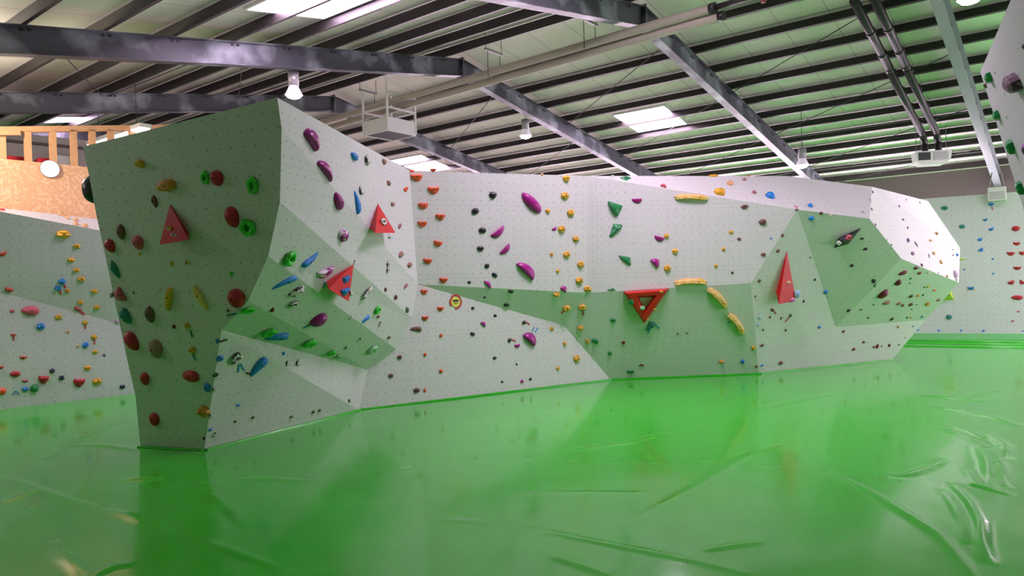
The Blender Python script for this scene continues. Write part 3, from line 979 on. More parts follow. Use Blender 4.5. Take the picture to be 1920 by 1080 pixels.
# ------------------------------------------------------------------ the holds: x y width height angle kind colour
TBL = {0: '''
259 308 20 17 -12 cone yel;308 348 43 25 6 wedge och;288 378 27 14 98 blade bro;384 333 27 16 95 ring grn;404.5 334.6 30 24 100 egg red;473 348 34 22 95 ring grn
432.5 408 41 26 104 egg red;464 427 33 30 95 ring grn;225.4 435.6 30 16 98 egg bro;256.7 455.6 28 20 105 egg pnk;204.4 461.5 27 18 110 egg red
261.3 476 8 8 0 chip yel;320.4 494.4 11 9 80 chip yel;350 492.7 13 10 -40 chip pyl;432.7 513 11 9 60 chip grn;213.3 505.6 41 16 112 blade tea
250 549 8 4 -45 chip blk;299.3 543.8 7 5 0 chip och;315 563 51 15 82 wedge yel;375 561 57 14 118 wedge pyl;440.4 561 37 32 95 egg red
222 554.4 29 18 120 half pnk;209 553 12 8 80 marb mar;279.3 591 32 18 100 egg bro;233.3 593.3 34 18 118 egg tea;325.6 613 10 8 90 chip mrn;350.4 611 13 10 110 knob yel
244.4 641 40 22 118 egg red;290 655.6 36 24 98 egg pbr;359.6 657 14 12 110 knob yel;426.7 583 8 7 0 chip oli;270 711.4 25 17 95 egg red;355.6 706.7 34 22 -8 egg red
387.3 727.5 18 14 88 egg blu;379.5 772.3 23 21 0 knob och;287.7 787.3 26 19 92 egg red;381.5 822.5 8 6 60 chip blk
406.7 640 12 8 80 chip blu;414 673 17 16 0 rock blu;444 672.8 25 22 30 ring mar;402.5 704 17 11 20 chip oli;402.5 731 11 8 80 marb mar;487 690 46 17 50 bean blu
532.5 663 9 7 80 chip blu;540.6 680.8 11 9 80 marb mar;559.4 680.8 13 8 80 marb mar;447.5 760 11 6 25 chip blu;441.4 790.8 8 7 20 chip oli;475.3 783 8 7 40 chip oli
547 782 9 7 20 chip oli;587.8 772.8 8 7 60 chip oli;600.3 769.7 8 6 60 chip oli;655.6 751.7 8 6 70 chip oli;396 779.4 11 7 80 marb mar;395 806.7 8 8 0 chip blu;403.3 815.6 10 8 30 marb mar
466.4 582 25 16 5 ring grn;504.4 624.7 32 18 14 ring grn;520.6 635 47 16 8 bean blu;581.7 645 27 18 14 ring grn;621.4 662.8 17 11 20 ring grn;635 669.7 14 9 22 ring mnt
558.5 548 33 15 30 marb mar;551.7 571 19 17 0 ring mar;511.4 582 12 9 70 chip mrn;599.7 602.5 35 24 22 egg mag;658 596.4 8 7 0 marb mar;675.6 636.7 9 6 30 marb mar;650 652.5 9 6 40 marb mar
699 656.7 22 14 38 ring mnt;535 532 54 12 26 bean blu;544.4 485 32 22 62 ring grn;584.5 487.5 45 13 220 bean blu;612 513.3 40 17 206 half mwh
665.6 491.6 10 6 60 marb mar;688 550 33 11 48 marb mar;708.4 581.8 17 12 65 ring grn;710 594 9 8 0 rock bro;687 599.7 22 9 42 bean blu;713.6 606.7 10 7 50 ring mar;730.3 633 10 8 0 rock bro
588 258 46 27 -58 half mag;612 315 48 22 -50 half mag;637 378 36 20 -70 egg mag;643.8 441 24 17 75 half mwh;665 292.4 21 14 -50 wedge blu;689.6 299.6 19 11 100 marb mar
721 303 14 13 -60 rock pbr;730 344 14 12 -50 rock pbr;737.6 383 15 11 -20 rock pbr;678 358 17 9 100 marb mar;671.5 379 45 11 -82 bean blu;750.7 423.3 16 10 52 rock pbr
752.7 477.3 18 14 40 rock pbr;769.5 497.3 19 13 30 rock pbr;728.4 494 9 10 100 ring mar;728.4 505 9 12 100 ring mar;723.8 542.7 11 7 95 rock bro;762 536 17 9 45 rock pbr;742.7 558 12 9 80 rock bro;764.4 580.4 15 10 100 rock oli
761.8 355.5 13 11 30 jug ora;780.6 617.6 23 10 0 bean bro
782.5 333 24 17 0 jug ora;814 356.7 23 17 0 jug ora;794.7 386 20 15 0 jug ora;826.8 407 20 15 0 jug ora;792.6 420 19 14 0 jug ora;822 457 18 14 -8 jug ora;802.7 490 19 13 -5 jug ora
832.6 525.7 17 13 0 jug ora;796 547.5 15 12 0 jug ora;826.9 579.4 15 11 0 jug ora;798 597 14 11 5 jug ora;827.5 629.4 8 8 0 chip ora;797.5 665 8 8 0 chip ora;827.8 695.6 9 9 0 chip ora;797 731.8 10 6 80 chip ora
812.8 319 13 8 0 jug ora;773 321 10 5 0 jug ora;750 669.7 12 11 0 rock bro;734 705 13 10 0 rock bro;782.6 732 15 12 0 rock bro
925 365.8 15 13 0 pebb blk;891.6 396 15 12 15 pebb blk;905.4 432 15 11 0 pebb blk;901.5 466 14 10 0 pebb blk;913.6 498.7 10 9 0 pebb blk;928 515.8 12 8 -30 pebb blk;880.3 529.4 7 6 0 pebb blk;958.3 547 11 7 -15 pebb blk
908.8 558 6 4 0 pebb blk;950 572.5 11 7 -8 pebb blk;887 577.8 7 6 0 pebb blk;929 592 7 6 0 pebb blk;886.6 626.4 10 7 -15 pebb blk;983 605 9 7 30 pebb blk;956 638 9 7 40 pebb blk;928 671.3 8 6 10 pebb blk;969 683 5 4 0 pebb blk;942 716 6 4 0 pebb blk;995 711 6 5 30 pebb blk
936 436 32 12 222 half mag;948.5 469 27 10 222 half mag;998 380 51 20 -46 egg mag;989 505 45 17 -40 half mag;1039.8 430 11 6 205 half mag;916 532.5 19 8 -48 half mag;1058 541 13 10 -30 half mag;907.6 607 12 7 -45 half mag;996.4 633.8 31 18 -42 half mag;971 649 12 7 200 half mag;979.5 714.5 7 6 0 half mag
1062.6 334.3 14 12 0 knob yel;1060 366.8 15.5 13 0 knob yel;1071 399 13 13 0 knob yel;1028 395.6 9 9 0 knob yel;1053.8 429.6 14 13 0 knob yel;1080.8 448 12 11 0 knob yel;1035 476.5 7 7 0 knob yel;1063.5 477.3 14 12 10 knob yel;1090 496 13 12 20 knob yel;1046.4 508.4 7 7 0 knob yel
1087 526.3 14 13 0 knob yel;1101.7 542 15 11 0 knob yel;1044 552.8 12 9 5 knob yel;1063 579 14 11 10 knob yel;1092 577 14 11 0 knob yel;1088.6 615.5 11 9 0 knob yel;1035 616.5 7 8 0 knob yel;1101.7 640.8 7 9 0 knob yel;1059.3 644.4 7 8 0 knob yel;1082 672.3 13 12 10 knob yel;1046.3 690.9 7 7 0 knob yel
1016.8 327 7 4 0 knob tan;1149.7 601 11 8 -20 egg dgr;1116 640.3 15 9 -28 egg dgr;1144 663 8 7 -20 egg dgr;1182.7 697.4 15 7 0 egg dgr;1146 542 19 6 0 wing dgr;1169.7 642.4 7 6 -30 half mrn;1203 684.5 9 4 0 half mrn
1155.5 387 38 25 -56 wing dgr;1151.5 430 38 17 46 wing dgr;1174 484.5 34 14 -37 wing dgr;1175.4 334.5 25 9 180 wing dgr;1148 329.5 11 4 0 wing mnt
1244 347 12 7.5 -12 half pnk;1194.3 376.5 20 9 176 half mag;1236 447.7 20 9 164 half mag;1230 491.3 19 13 -42 half mag
1250 442.3 9 9 0 knob yel;1266 471 11 10 0 knob yel;1252 503 13 12 30 knob yel;1369.6 342.7 12 10 0 knob tan;1350 359 21 13 -8 knob yel;1371.4 435 8 7 0 knob yel;1356.6 466.8 7 7 0 knob yel;1343 498.3 7.5 6.5 0 knob yel;1337.5 329 19 5 0 knob yel
1298 370.3 64 16 -2 bana ban;1296 529.5 62 17 2 bana ban;1346.7 560 53 19 -46 bana ban;1382 609 50 19 -55 bana ban;1218.4 611 27 15 38 wing tea
1271 625.9 6 4 0 chip oli;1288.3 625 6 4 0 chip oli;1352.8 678.6 9 7 0 knob och;1413 652.7 10 7 80 knob yel;1393 678.6 9 7 70 knob blu
1396.5 335.3 12 9 30 rock pbr;1415 360 13 9 0 rock pbr;1397 387.4 17 10 12 rock bro;1430.6 416.4 18 15 0 rock bro;1386.4 448.5 10 7 0 rock bro;1432 477.3 12 9 5 rock bro;1373.4 511.3 7 7 0 rock bro
1445 365 16 15 0 egg blu;1446 446.8 6 4 0 chip blu;1404 329 9 4 0 rock pnk;1519.7 384.5 12 8 -20 chip blu;1495 393.6 7 7 0 rock bro;1540 400.4 7 6 0 egg mrn;1559 403 12 5 25 blade wht;1522 410 11 9 0 egg blu
1616.8 447.4 8 4 0 half blk;1623 467 9 5 10 half blk;1598 497.7 8 5 10 half blk
1468 442 9 7 80 rock bro;1459.8 471 10 8 30 rock bro;1519.7 483 5 3 80 chip mrn;1424.3 527 9 8 20 rock bro;1416.8 556 6 4 80 chip bro;1528.3 524.5 6.5 5 70 chip blk;1507.4 565 8 4 80 chip blk;1548.7 547.9 8 7 60 knob blu;1449 581.5 10 8 -20 rock bro
1425.7 595.7 9 7 75 chip lbl;1444.5 594.7 7 5.5 80 rock bro;1465 596.8 8 4 60 chip bro;1482.8 592 7 6 50 chip oli;1422 609.8 7.5 7 0 chip lbl;1431.7 619 7 4 110 chip bro;1474.3 619.4 6 5 60 chip bro;1537 614 7 6 50 chip blu;1430 647.9 9 8 0 rock bro;1418.7 687.9 6.5 6 0 chip bro;1429.6 685 7 6 20 chip blu
1465 681 12 9 15 rock bro;1581.7 621.9 8 6 35 rock mrn;1601.5 655.5 9 7 25 rock mrn;1620.2 641.9 7 6 0 rock mrn;1638.8 651 5 5 0 chip mrn;1646 649.6 12 7 55 rock mrn;1653.4 649 4 4 0 chip mrn;1668 648 8 6 70 rock mrn;1686 646.5 4 4 0 chip blk;1684.5 613 7 5 70 chip tan;1698 633 4 4 0 chip tan
1694 512.7 20 8 20 egg mrn;1718.6 503 11 7 8 egg mrn;1724.4 512.7 9 6 10 egg mrn;1741 512 9 5 20 chip wht;1685 531 14 10 30 egg mrn;1707.9 522.8 6.5 5 0 chip dgr;1706 531.6 6.5 4 0 chip dgr;1657.3 553 24 12 33 egg mrn;1663 568.5 17 8 15 egg pbr;1686 570 15 7 20 rock pbr;1693 573 8 7 40 rock bro;1707.9 571.8 12 8 20 rock bro;1708.8 556.3 12 7 25 rock bro
1721.5 555 10 6 10 chip och;1731 553.5 5 4 30 chip blk;1740.5 538 7 6 0 chip yel;1733.7 539 4 4 0 chip blk;1753 544.6 10 5 0 chip ora;1739.4 571 8 8 0 knob och;1709.8 579.8 7 4 0 chip oli;1614.5 581 9 4 10 chip mrn;1591 583 9 6 30 chip blk;1638.4 526.7 8 7 40 half blk;1642 536 7 5 70 marb mar
1638.4 571.8 5 4 0 chip oli;1628.5 596.3 6 4 40 chip oli;1672.4 599 12 6 35 rock oli;1701 596 5 4 40 chip blk;1707.9 595.8 5 5 0 chip och;1760 563 11 7 20 rock pbr;1730 594 7 6 30 chip lbl;1713 612 5 5 0 chip lbl;1719 571.8 4 3 0 chip blk
1637 360 6 4 110 chip ppl;1632 375 13 4 105 blade lil;1635 392 7 4 110 chip gry;1618.3 397 10 5 -30 blade lil;1642 421 7 4 110 chip gry;1699.8 374.5 4 3 -45 chip gry;1686.7 386.5 7 4 70 chip ppl;1694 411.5 6.5 5 30 rock ppl;1702.6 427 7.5 5 70 rock ppl;1704 450.4 11 8 85 rock ppl
1718.3 457.8 15 4 120 blade gry;1711.9 474.8 11 9 20 rock ppl;1742.4 479.6 11 5 95 blade gry;1751.7 474.4 8 7 100 rock tan;1745.7 450.4 9 7 0 rock tan;1757.6 436.9 9 7 110 rock tan;1765 491 10 8 100 rock tan;1725.4 379.5 7 5 90 rock tan;1728.9 496.7 9 5 110 rock mrn;1672 458.5 5 4 110 chip gry;1663.5 449.5 4 3 0 chip gry
1787 468 7 3 -10 blade gry;1787.7 478 4 4 0 chip gry;1795.5 477.6 7 5 100 chip blu;1777 518 8 7 0 rock tan;1793 514 16 9 95 egg lil;1760 511.5 4 3 80 chip gry;1794 525 5 5 0 chip gry
''', 1: '''
4 477.5 20 11 15 jug sal;16.5 544.7 17 12 -15 jug sal;119 440 25 15 -3 knob yel;144.5 462.4 13 8 0 knob yel;134 488 13 9 -5 knob yel;143.6 507 12 8 0 knob yel;153 524 14 9 -3 knob yel;116.7 528.7 13 11 0 knob blu;109 541 12 10 0 knob blu;126.5 546 9 8 0 knob och
177.6 546.6 12 8 0 knob yel;151.4 567.4 11 8 0 knob yel;182 576.8 11 8 0 knob yel;116 402 17 5 -10 knob tan;126.5 408 10 6 -20 knob tan;142 411 10 6 -10 knob tan;142.6 419 10 8 0 knob tan;159.5 422.5 11 8 0 knob tan;4 392.5 12 6 0 egg sal
23 583.3 10 8 0 chip pnk;57.8 583 32 18 -3 egg pnk;110.3 595 13 10 0 knob yel;145 580.4 15 10 -20 jug pnk;76.8 612.5 15 13 0 knob blu;160 605 11 8 0 knob yel;177 632 12 9 0 knob yel;127.8 622 9 7 0 chip tan;146 649 7 6 0 chip tan;161 647 13 10 35 knob blu;179 660 10 7 0 knob yel
196 666.4 7 6 -50 chip ppl;164.8 690 13 9 0 knob yel;182.9 715.3 17 12 0 knob yel;25 628.5 11 7 0 jug sal;44 671 15 8 0 jug sal;2 689.4 12 8 10 jug sal;29 701.6 19 11 0 egg red;47.7 715 12 8 5 jug pnk;82.7 712.7 21 19 0 jug red;149.4 718 22 19 0 jug red;98.6 695.6 10 9 0 knob nav
116 708.5 10 9 0 knob nav;65.6 728.7 16 16 0 ball dgr;47.7 730 12 9 0 knob blu;30 732 8 6 0 chip lbl;3 734.5 18 13 15 egg ora;230 725.4 11 8 10 pebb nav;219.4 602.4 9 7 0 half lil
''', 2: '''
1770.8 390 13 8 0 egg tea;1804 424.7 11 8 0 egg tea;1858.5 383.4 11 8 0 jug blu;1847.7 412.3 9 6 10 jug blu;1859 430 11 7 25 jug blu;1837.8 449.6 10 7 20 jug blu;1839.7 468.6 10 8 35 jug blu;1861.5 485.6 5 4 0 chip blu;1904.7 428.4 15 10 5 egg red;1906.4 457 14 8 0 jug red
1895.3 475.9 15 9 0 jug red;1917 475 12 9 0 jug red;1907.4 503 15 8 0 jug red;1896.7 530 13 9 20 jug red;1916.3 529.6 11 9 -30 jug red;1907.4 558 21 9 0 egg red;1909.6 584.4 7 4 0 chip pnk;1898.8 602 7 4 0 chip pnk;1820.3 540.7 13 7 0 jug blu;1808 505.5 5 4 0 chip blu;1862.5 513 5 4 20 chip blu
1779.6 594.4 11 9 0 ball tea;1721.5 619 5 4 0 chip blu;1760.4 619.7 6 5 0 chip blu;1802 619.7 5 5 0 chip blu;1844.4 620.3 6 5 20 chip blu;1918 620.7 4 4 0 chip blu
''', 3: '''
1852 147 22 19 80 wedge dgr;1847 161 13 9 95 chip bro;1894.5 156 50 38 -22 wedge pap;1867 217.5 22 17 80 wedge dgr;1919 88 14 8 95 egg pap;1893.5 277 30 19 100 wedge dgr;1918.5 278 20 14 90 half ppl;1911.5 354 27 16 105 wedge dgr;1887 220 17 5 98 blade wht;1865 137 7 4 60 chip dgr;1883 176 4 4 0 chip dgr
'''}
for which, txt in TBL.items():
    for e in txt.replace('\n', ';').split(';'):
        e = e.split()
        if not e:
            continue
        x, y, w, h, ang = map(float, e[:5])
        hold(which, x, y, w, h, ang, e[5], e[6])

# holds bolted onto the volumes
hold(0, 316, 428, 13, 11, -20, 'chip', 'pyl', vp1, 'T', 'the red volume of the dark tower')
hold(0, 325, 440, 20, 7, -18, 'blade', 'lil', vp1, 'T', 'the red volume of the dark tower')
hold(0, 651, 524.4, 19, 16, 25, 'jug', 'blu', vp2, 'F3', 'the red volume across the slanted strips')
hold(0, 649.3, 547.8, 22, 18, 20, 'jug', 'blu', vp2, 'F3', 'the red volume across the slanted strips')
hold(0, 659, 550, 10, 8, 80, 'marb', 'mar', vp2, 'F3', 'the red volume across the slanted strips')
hold(0, 719.6, 415.6, 17, 15, 0, 'ring', 'mar', vp3, 'F4', 'the face of the red tower-side volume')
hold(0, 731, 444, 9, 8, 0, 'marb', 'mar', None, None, 'the wall just under the red tower-side volume')
hold(0, 1240.8, 547.5, 9, 6, 0, 'chip', 'yel', vp5, 'V', 'the top bar of the open red triangle')
hold(0, 1183.4, 567.8, 12, 10, 70, 'wedge', 'dgr', vp5, 'V', 'the slanting bar of the open red triangle')
hold(0, 1204.8, 578, 10, 8, -20, 'knob', 'mnt', vp5, 'V', 'the open red triangle beside its hole')
hold(0, 1227.6, 580.4, 6, 5, 40, 'chip', 'yel', vp5, 'V', 'the longer slanting bar of the open red triangle')
hold(0, 1215, 598.8, 6, 4, 45, 'chip', 'och', vp5, 'V', 'the bottom corner of the open red triangle')
hold(0, 1479.4, 529.8, 9, 7, 15, 'egg', 'tan', vp4, 'N1', 'the face of the red spike volume')
hold(0, 1496, 551.7, 16, 10, 80, 'knob', 'lbl', vp4, 'N1', 'the side of the red spike volume')
hold(0, 1487.5, 562.4, 12, 7, 28, 'half', 'mwh', vp4, 'N1', 'the base of the red spike volume')
hold(0, 1592, 446, 13, 10, 25, 'marb', 'pnk', vp6, 'M', 'the upper half of the black diamond volume')
hold(0, 1573.6, 456.3, 9, 8, 30, 'knob', 'wht', vp6, 'M', 'the lower half of the black diamond volume')
hold(2, 1779.5, 553, 5, 4, 0, 'egg', 'tea', off_plane(surface(1778, 556, 2)[0], 0.2), 'FW', 'the yellow pyramid volume')

# a black hold seen edge-on round the side of the tower
pl_side = plane(V['TL5'], V['TL4'], V['b0'])
sv = (V['b0'] - V['TL5'])
sv.z = 0
sv.normalize()
c = hit(172, 352, tpl) + sv * 0.16
me, top = shape_mesh('egg', 'blk', 1)
o = link('sloper_hold', me)
sd = Vector((-sv.y, sv.x, 0))
ax = UP.cross(sd).normalized()
o.matrix_world = Matrix.Translation(c) @ Matrix((ax, sd.cross(ax), sd)).transposed().to_4x4() @ Matrix.Diagonal((0.15, 0.17, 0.15, 1))
tag(o, 'black rounded hold sticking out round the side of the tower below its top corner', 'climbing hold', 'holds on the tower')

# labels: colour, shape, wall, rank
groups = {}
def sizeword(s):
    return 'tiny ' if s < 8.2 else 'small ' if s < 13 else '' if s < 25 else 'large '
for h_ in HOLDS:
    o, reg, col, kind, size, y, onvol = h_
    base = sizeword(size) + HOLD_COL[col][0] + ' ' + WORD[kind]
    groups.setdefault((base, onvol or REGION[reg]), []).append(h_)
WALLG = {'T': 'holds on the tower', 'U': 'holds on the tower', 'F2': 'holds on the tower', 'F3': 'holds on the tower', 'F4': 'holds on the tower', 'G': 'holds on the tower',
         'LW1': 'holds on the wall below the gallery', 'LW2': 'holds on the wall below the gallery', 'LW3': 'holds on the wall below the gallery',
         'FW': 'holds on the far wall', 'K': 'holds on the near wall', 'W1': 'holds on the central wall', 'W2': 'holds on the central wall', 'V': 'holds on the central wall',
         'W3': 'holds on the central wall'}
for (base, place), hs in groups.items():
    hs.sort(key=lambda t: t[5])
    for i, h_ in enumerate(hs):
        if len(hs) == 1:
            lab = '%s on %s' % (base, place)
            if not h_[6]:
                lab += ', the only one'
        elif len(hs) == 2:
            lab = '%s on %s, the %s of two' % (base, place, ('upper', 'lower')[i])
        else:
            lab = '%s on %s, %s of %s' % (base, place, ORD[i], NUMW[len(hs)]) if i < len(hs) - 1 else '%s on %s, lowest of %s' % (base, place, NUMW[len(hs)])
        tag(h_[0], lab, 'climbing hold', WALLG.get(h_[1], 'holds on the boulder end'))

# tapes that mark routes
for t in (
    (0, 357, 619, 361, 632, 2.2, 'tea', 'thin teal tape below the higher yellow knob low on the dark tower face'),
    (0, 302, 664, 311, 673, 2.2, 'wht', 'pale tape beside the large pinkish brown egg hold low on the dark tower face'),
    (0, 362, 662, 367, 676, 2, 'tea', 'thin dark teal tape below the lower yellow knob low on the dark tower face'),
    (0, 426, 591, 444, 588, 4, 'tea', 'teal tape at the tower edge beside the highest green ring of the underside'),
    (0, 411, 640.5, 425, 636.5, 2.8, 'blk', 'short black tape beside the small blue foothold at the tower edge'),
    (0, 448, 683, 446.5, 697, 2.6, 'blu', 'blue tape hanging straight down under the large mottled ring hold'),
    (0, 451, 682, 457, 694, 2.6, 'blu', 'blue tape hanging aslant under the large mottled ring hold'),
    (0, 461, 698.5, 472, 701.5, 2.6, 'blk', 'short black tape at the tip of the large blue hold low under the tower'),
    (0, 402, 711, 414, 708.5, 2.4, 'wht', 'pale tape below the olive foothold at the lower tower edge'),
    (0, 568.5, 614.5, 583, 607.5, 2, 'blu', 'blue tape beside the magenta egg hold on the lowest slanted strip'),
    (0, 608.5, 528, 606.5, 540, 2, 'blu', 'blue tape below the magenta and white half-moon of the middle slanted strip'),
    (0, 986, 604, 993, 608, 2, 'red', 'red tape at the higher taped black pebble on the lower central wall'),
    (0, 958, 636, 966.5, 639.5, 2, 'red', 'red tape at the lower taped black pebble on the lower central wall'),
    (0, 997.5, 622, 1001.5, 613, 1.6, 'blu', 'blue tape above the large magenta half-moon, nearer its middle'),
    (0, 1002.5, 623, 1009, 614, 1.6, 'blu', 'blue tape above the large magenta half-moon, nearer the dark overhang'),
    (0, 1051.5, 587.5, 1058, 582, 2, 'red', 'red tape slanting from the taped yellow knob nearest the lower central wall'),
    (0, 1093, 582, 1093.5, 591, 2, 'red', 'red tape hanging straight below a yellow knob on the central overhang'),
    (0, 1230, 610, 1237, 615.5, 2, 'blu', 'blue tape at the outer end of the teal wing hold below the open triangle'),
    (0, 1217.5, 618, 1215, 625, 2, 'blu', 'blue tape under the teal wing hold below the open red triangle'),
    (0, 1363, 607, 1369, 602, 2, 'blu', 'blue tape beside the lowest long ribbed hold on the central overhang'),
    (0, 1450.5, 583, 1454.5, 588, 2, 'red', 'short red tape at the brown hold beneath the red spike'),
    (0, 1471.5, 603.5, 1480, 594.5, 1.6, 'red', 'long slanting red tape below the red spike volume'),
    (0, 1489, 387, 1496, 389, 1.8, 'pnk', 'tiny pink tape at the corner where the sunlit top meets the green facet'),
    (1, 119.8, 532, 122, 540, 2.4, 'red', 'red tape below the higher blue knob on the overhang below the gallery'),
    (1, 112.5, 544.5, 114.3, 552.5, 2.4, 'red', 'red tape below the lower blue knob on the overhang below the gallery'),
    (1, 150, 581, 159, 589, 2.2, 'pnk', 'pink tape slanting from the pink jug below the gallery, the upper strip'),
    (1, 148, 583, 157, 591, 2.0, 'pnk', 'pink tape slanting from the pink jug below the gallery, the lower strip'),
    (1, 160.3, 608, 159.6, 617, 2, 'red', 'red tape under the higher taped yellow knob below the gallery'),
    (1, 176.5, 635, 177.2, 646, 2, 'red', 'red tape under the lower taped yellow knob below the gallery'),
    (1, 25.4, 631, 25.8, 639, 2, 'red', 'red tape hanging under a salmon jug near the picture edge'),
    (1, 28, 735, 22, 740, 1.6, 'blu', 'blue tape by the pale blue foothold low below the gallery, sloping towards the edge'),
    (1, 32, 735, 36.5, 740, 1.6, 'blu', 'blue tape by the pale blue foothold low below the gallery, sloping towards the ball hold'),
    (2, 1860, 388, 1861, 394, 1.2, 'red', 'red tape hanging under the highest blue jug of the far wall'),
    (2, 1816, 543, 1813.5, 546.5, 1, 'pnk', 'pink tape under the blue jug of the far wall beside the overhang tip, near strip'),
    (2, 1824, 542.5, 1827.5, 545, 1, 'pnk', 'pink tape under the blue jug of the far wall beside the overhang tip, far strip'),
):
    tape(*t)

# round sign
pl, reg = surface(853, 565, 0)
sg = empty('round_sign', hit(854, 566, pl))
tag(sg, 'round yellow sign reading KEIN with a ragged red ring on the lower central wall', 'sign')
n = pl[1]
hx = UP.cross(n).normalized()
hy = n.cross(hx)
c0 = hit(854, 566, pl)
rad = 9.4 * (c0 - CC).dot(CF) / FPX
mb = MB()
mb.tube(c0 + n * 0.001, c0 + n * 0.012, rad, 32)
mb.build('disc', simple('sign yellow', (222, 214, 96), 0.6, var=0.05), sg)
mb = MB()
rnd = random.Random(3)
prev = None
for i in range(25):
    a = math.radians(215 - i * 13.0)
    rr = rad * (1.2 + 0.09 * rnd.uniform(-1, 1))
    p_ = c0 + hx * math.cos(a) * rr + hy * math.sin(a) * rr * 1.12 + n * 0.006
    if prev is not None:
        mb.bar(prev, p_, 0.012, 0.03, n.cross((p_ - prev).normalized()))
    prev = p_
mb.build('red_ring', simple('sign red', (176, 62, 48), 0.6), sg)
mb = MB().box(c0 - hy * rad * 0.32 + n * 0.013, hx, hy, n, rad * 1.0, rad * 0.3, 0.002)
mb.build('olive_strip', simple('sign olive', (150, 150, 50), 0.6), sg)
fc = bpy.data.curves.new('lettering', 'FONT')
fc.body = 'KEIN'
fc.size = rad * 0.62
fc.align_x = 'CENTER'
fc.align_y = 'CENTER'
fc.extrude = 0.001
fc.offset = 0.003
to = link('lettering_text', fc)
fc.materials.append(M['black'])
bpy.context.view_layer.update()
tm = bpy.data.meshes.new_from_object(to.evaluated_get(bpy.context.evaluated_depsgraph_get()))
bpy.data.objects.remove(to)
to = link('lettering', tm, sg)
to.matrix_local = Matrix.Translation(c0 + hy * rad * 0.2 + n * 0.0145 - c0) @ Matrix((hx, hy, n)).transposed().to_4x4()

# ------------------------------------------------------------------ floor
XR0, XR1, YR0, YR1, ST = -9.0, 9.0, 2.6, 12.4, 0.03
nx, ny = int((XR1 - XR0) / ST) + 1, int((YR1 - YR0) / ST) + 1
gx = np.linspace(XR0, XR1, nx)
gy = np.linspace(YR0, YR1, ny)
GX, GY = np.meshgrid(gx, gy)
GZ = np.zeros_like(GX)
WR = [  # pixel polylines of creases in the vinyl, half width, height
    ([(1187, 977), (1305, 915), (1410, 852), (1462, 832)], 0.05, 0.012),
    ([(1550, 884), (1635, 925), (1710, 970), (1762, 1004), (1800, 1050), (1832, 1090)], 0.055, 0.022),
    ([(1784, 905), (1820, 945), (1838, 980), (1842, 1020), (1857, 1058)], 0.06, 0.035),
    ([(1768, 918), (1790, 950), (1808, 985), (1815, 1020)], 0.05, 0.02),
    ([(1838, 838), (1853, 870), (1860, 917)], 0.06, 0.03),
    ([(1858, 838), (1880, 878), (1886, 915)], 0.06, 0.03),
    ([(1765, 800), (1810, 822), (1852, 842)], 0.05, 0.025),
    ([(1768, 796), (1820, 812), (1846, 826)], 0.04, 0.02),
    ([(1848, 810), (1884, 838), (1891, 862)], 0.06, 0.03),
    ([(1810, 880), (1830, 910), (1870, 922), (1905, 930)], 0.04, 0.018),
    ([(1693, 897), (1740, 880), (1770, 860)], 0.04, 0.012),
    ([(1720, 742), (1760, 744), (1800, 750), (1850, 752)], 0.05, 0.02),
    ([(1740, 760), (1790, 768), (1850, 780), (1915, 800)], 0.05, 0.02),
    ([(1815, 745), (1850, 735), (1880, 733)], 0.05, 0.02),
    ([(227, 903), (260, 899), (300, 899)], 0.04, 0.022),
    ([(200, 957), (235, 968), (272, 982)], 0.04, 0.02),
    ([(0, 948), (30, 935), (68, 920)], 0.04, 0.02),
    ([(0, 893), (60, 915), (130, 940), (200, 957)], 0.05, 0.012),
    ([(140, 834), (200, 836), (262, 845)], 0.05, 0.014),
    ([(85, 862), (150, 822), (200, 800), (256, 785)], 0.09, 0.014),
    ([(370, 1012), (450, 1040), (540, 1075)], 0.05, 0.010),
    ([(98, 1015), (125, 1050), (165, 1085)], 0.07, 0.022),
    ([(170, 1085), (210, 1065), (255, 1060)], 0.05, 0.02),
    ([(400, 925), (440, 960), (465, 995)], 0.07, 0.012),
    ([(410, 900), (500, 898), (595, 904)], 0.06, 0.010),
    ([(960, 985), (1110, 1015), (1310, 1055), (1415, 1080)], 0.05, 0.010),
    ([(1010, 1035), (1090, 1060), (1160, 1085)], 0.06, 0.010),
    ([(810, 972), (900, 980), (960, 985)], 0.04, 0.008),
    ([(1065, 845), (1180, 830), (1250, 812)], 0.05, 0.008),
    ([(1410, 770), (1480, 755), (1560, 738)], 0.05, 0.010),
    ([(960, 926), (1100, 924), (1220, 925)], 0.04, 0.006),
    ([(1650, 894), (1700, 890), (1740, 872)], 0.04, 0.012),
    ([(1310, 1035), (1400, 1020), (1440, 1018)], 0.04, 0.008),
]
for pts, wd, ht in WR:
    wp = [onz(x, min(y, 1200)) for x, y in pts]
    wd = max(wd, 0.0095 * sum(p_.y for p_ in wp) / len(wp))
    seglen = [(wp[i + 1] - wp[i]).length for i in range(len(wp) - 1)]
    tot = sum(seglen)
    best = np.full(GX.shape, 1e9)
    par = np.zeros(GX.shape)
    acc = 0
    for i in range(len(wp) - 1):
        ax_, ay_ = wp[i].x, wp[i].y
        dx, dy = wp[i + 1].x - ax_, wp[i + 1].y - ay_
        L2 = dx * dx + dy * dy + 1e-9
        t = np.clip(((GX - ax_) * dx + (GY - ay_) * dy) / L2, 0, 1)
        dd = np.hypot(GX - (ax_ + t * dx), GY - (ay_ + t * dy))
        k = dd < best
        best = np.where(k, dd, best)
        par = np.where(k, (acc + t * seglen[i]) / tot, par)
        acc += seglen[i]
    taper = np.clip(np.sin(np.clip(par, 0, 1) * np.pi), 0, 1) ** 0.6
    GZ += ht * taper * np.exp(-(best / (wd * 0.8)) ** 2)
GZ += 0.004 * (np.sin(GX * 1.7 + 0.8 * np.sin(GY * 0.9)) * np.sin(GY * 1.3 + 1.0) + 1)
edge = np.minimum(np.minimum(GX - XR0, XR1 - GX), np.minimum(GY - YR0, YR1 - GY))
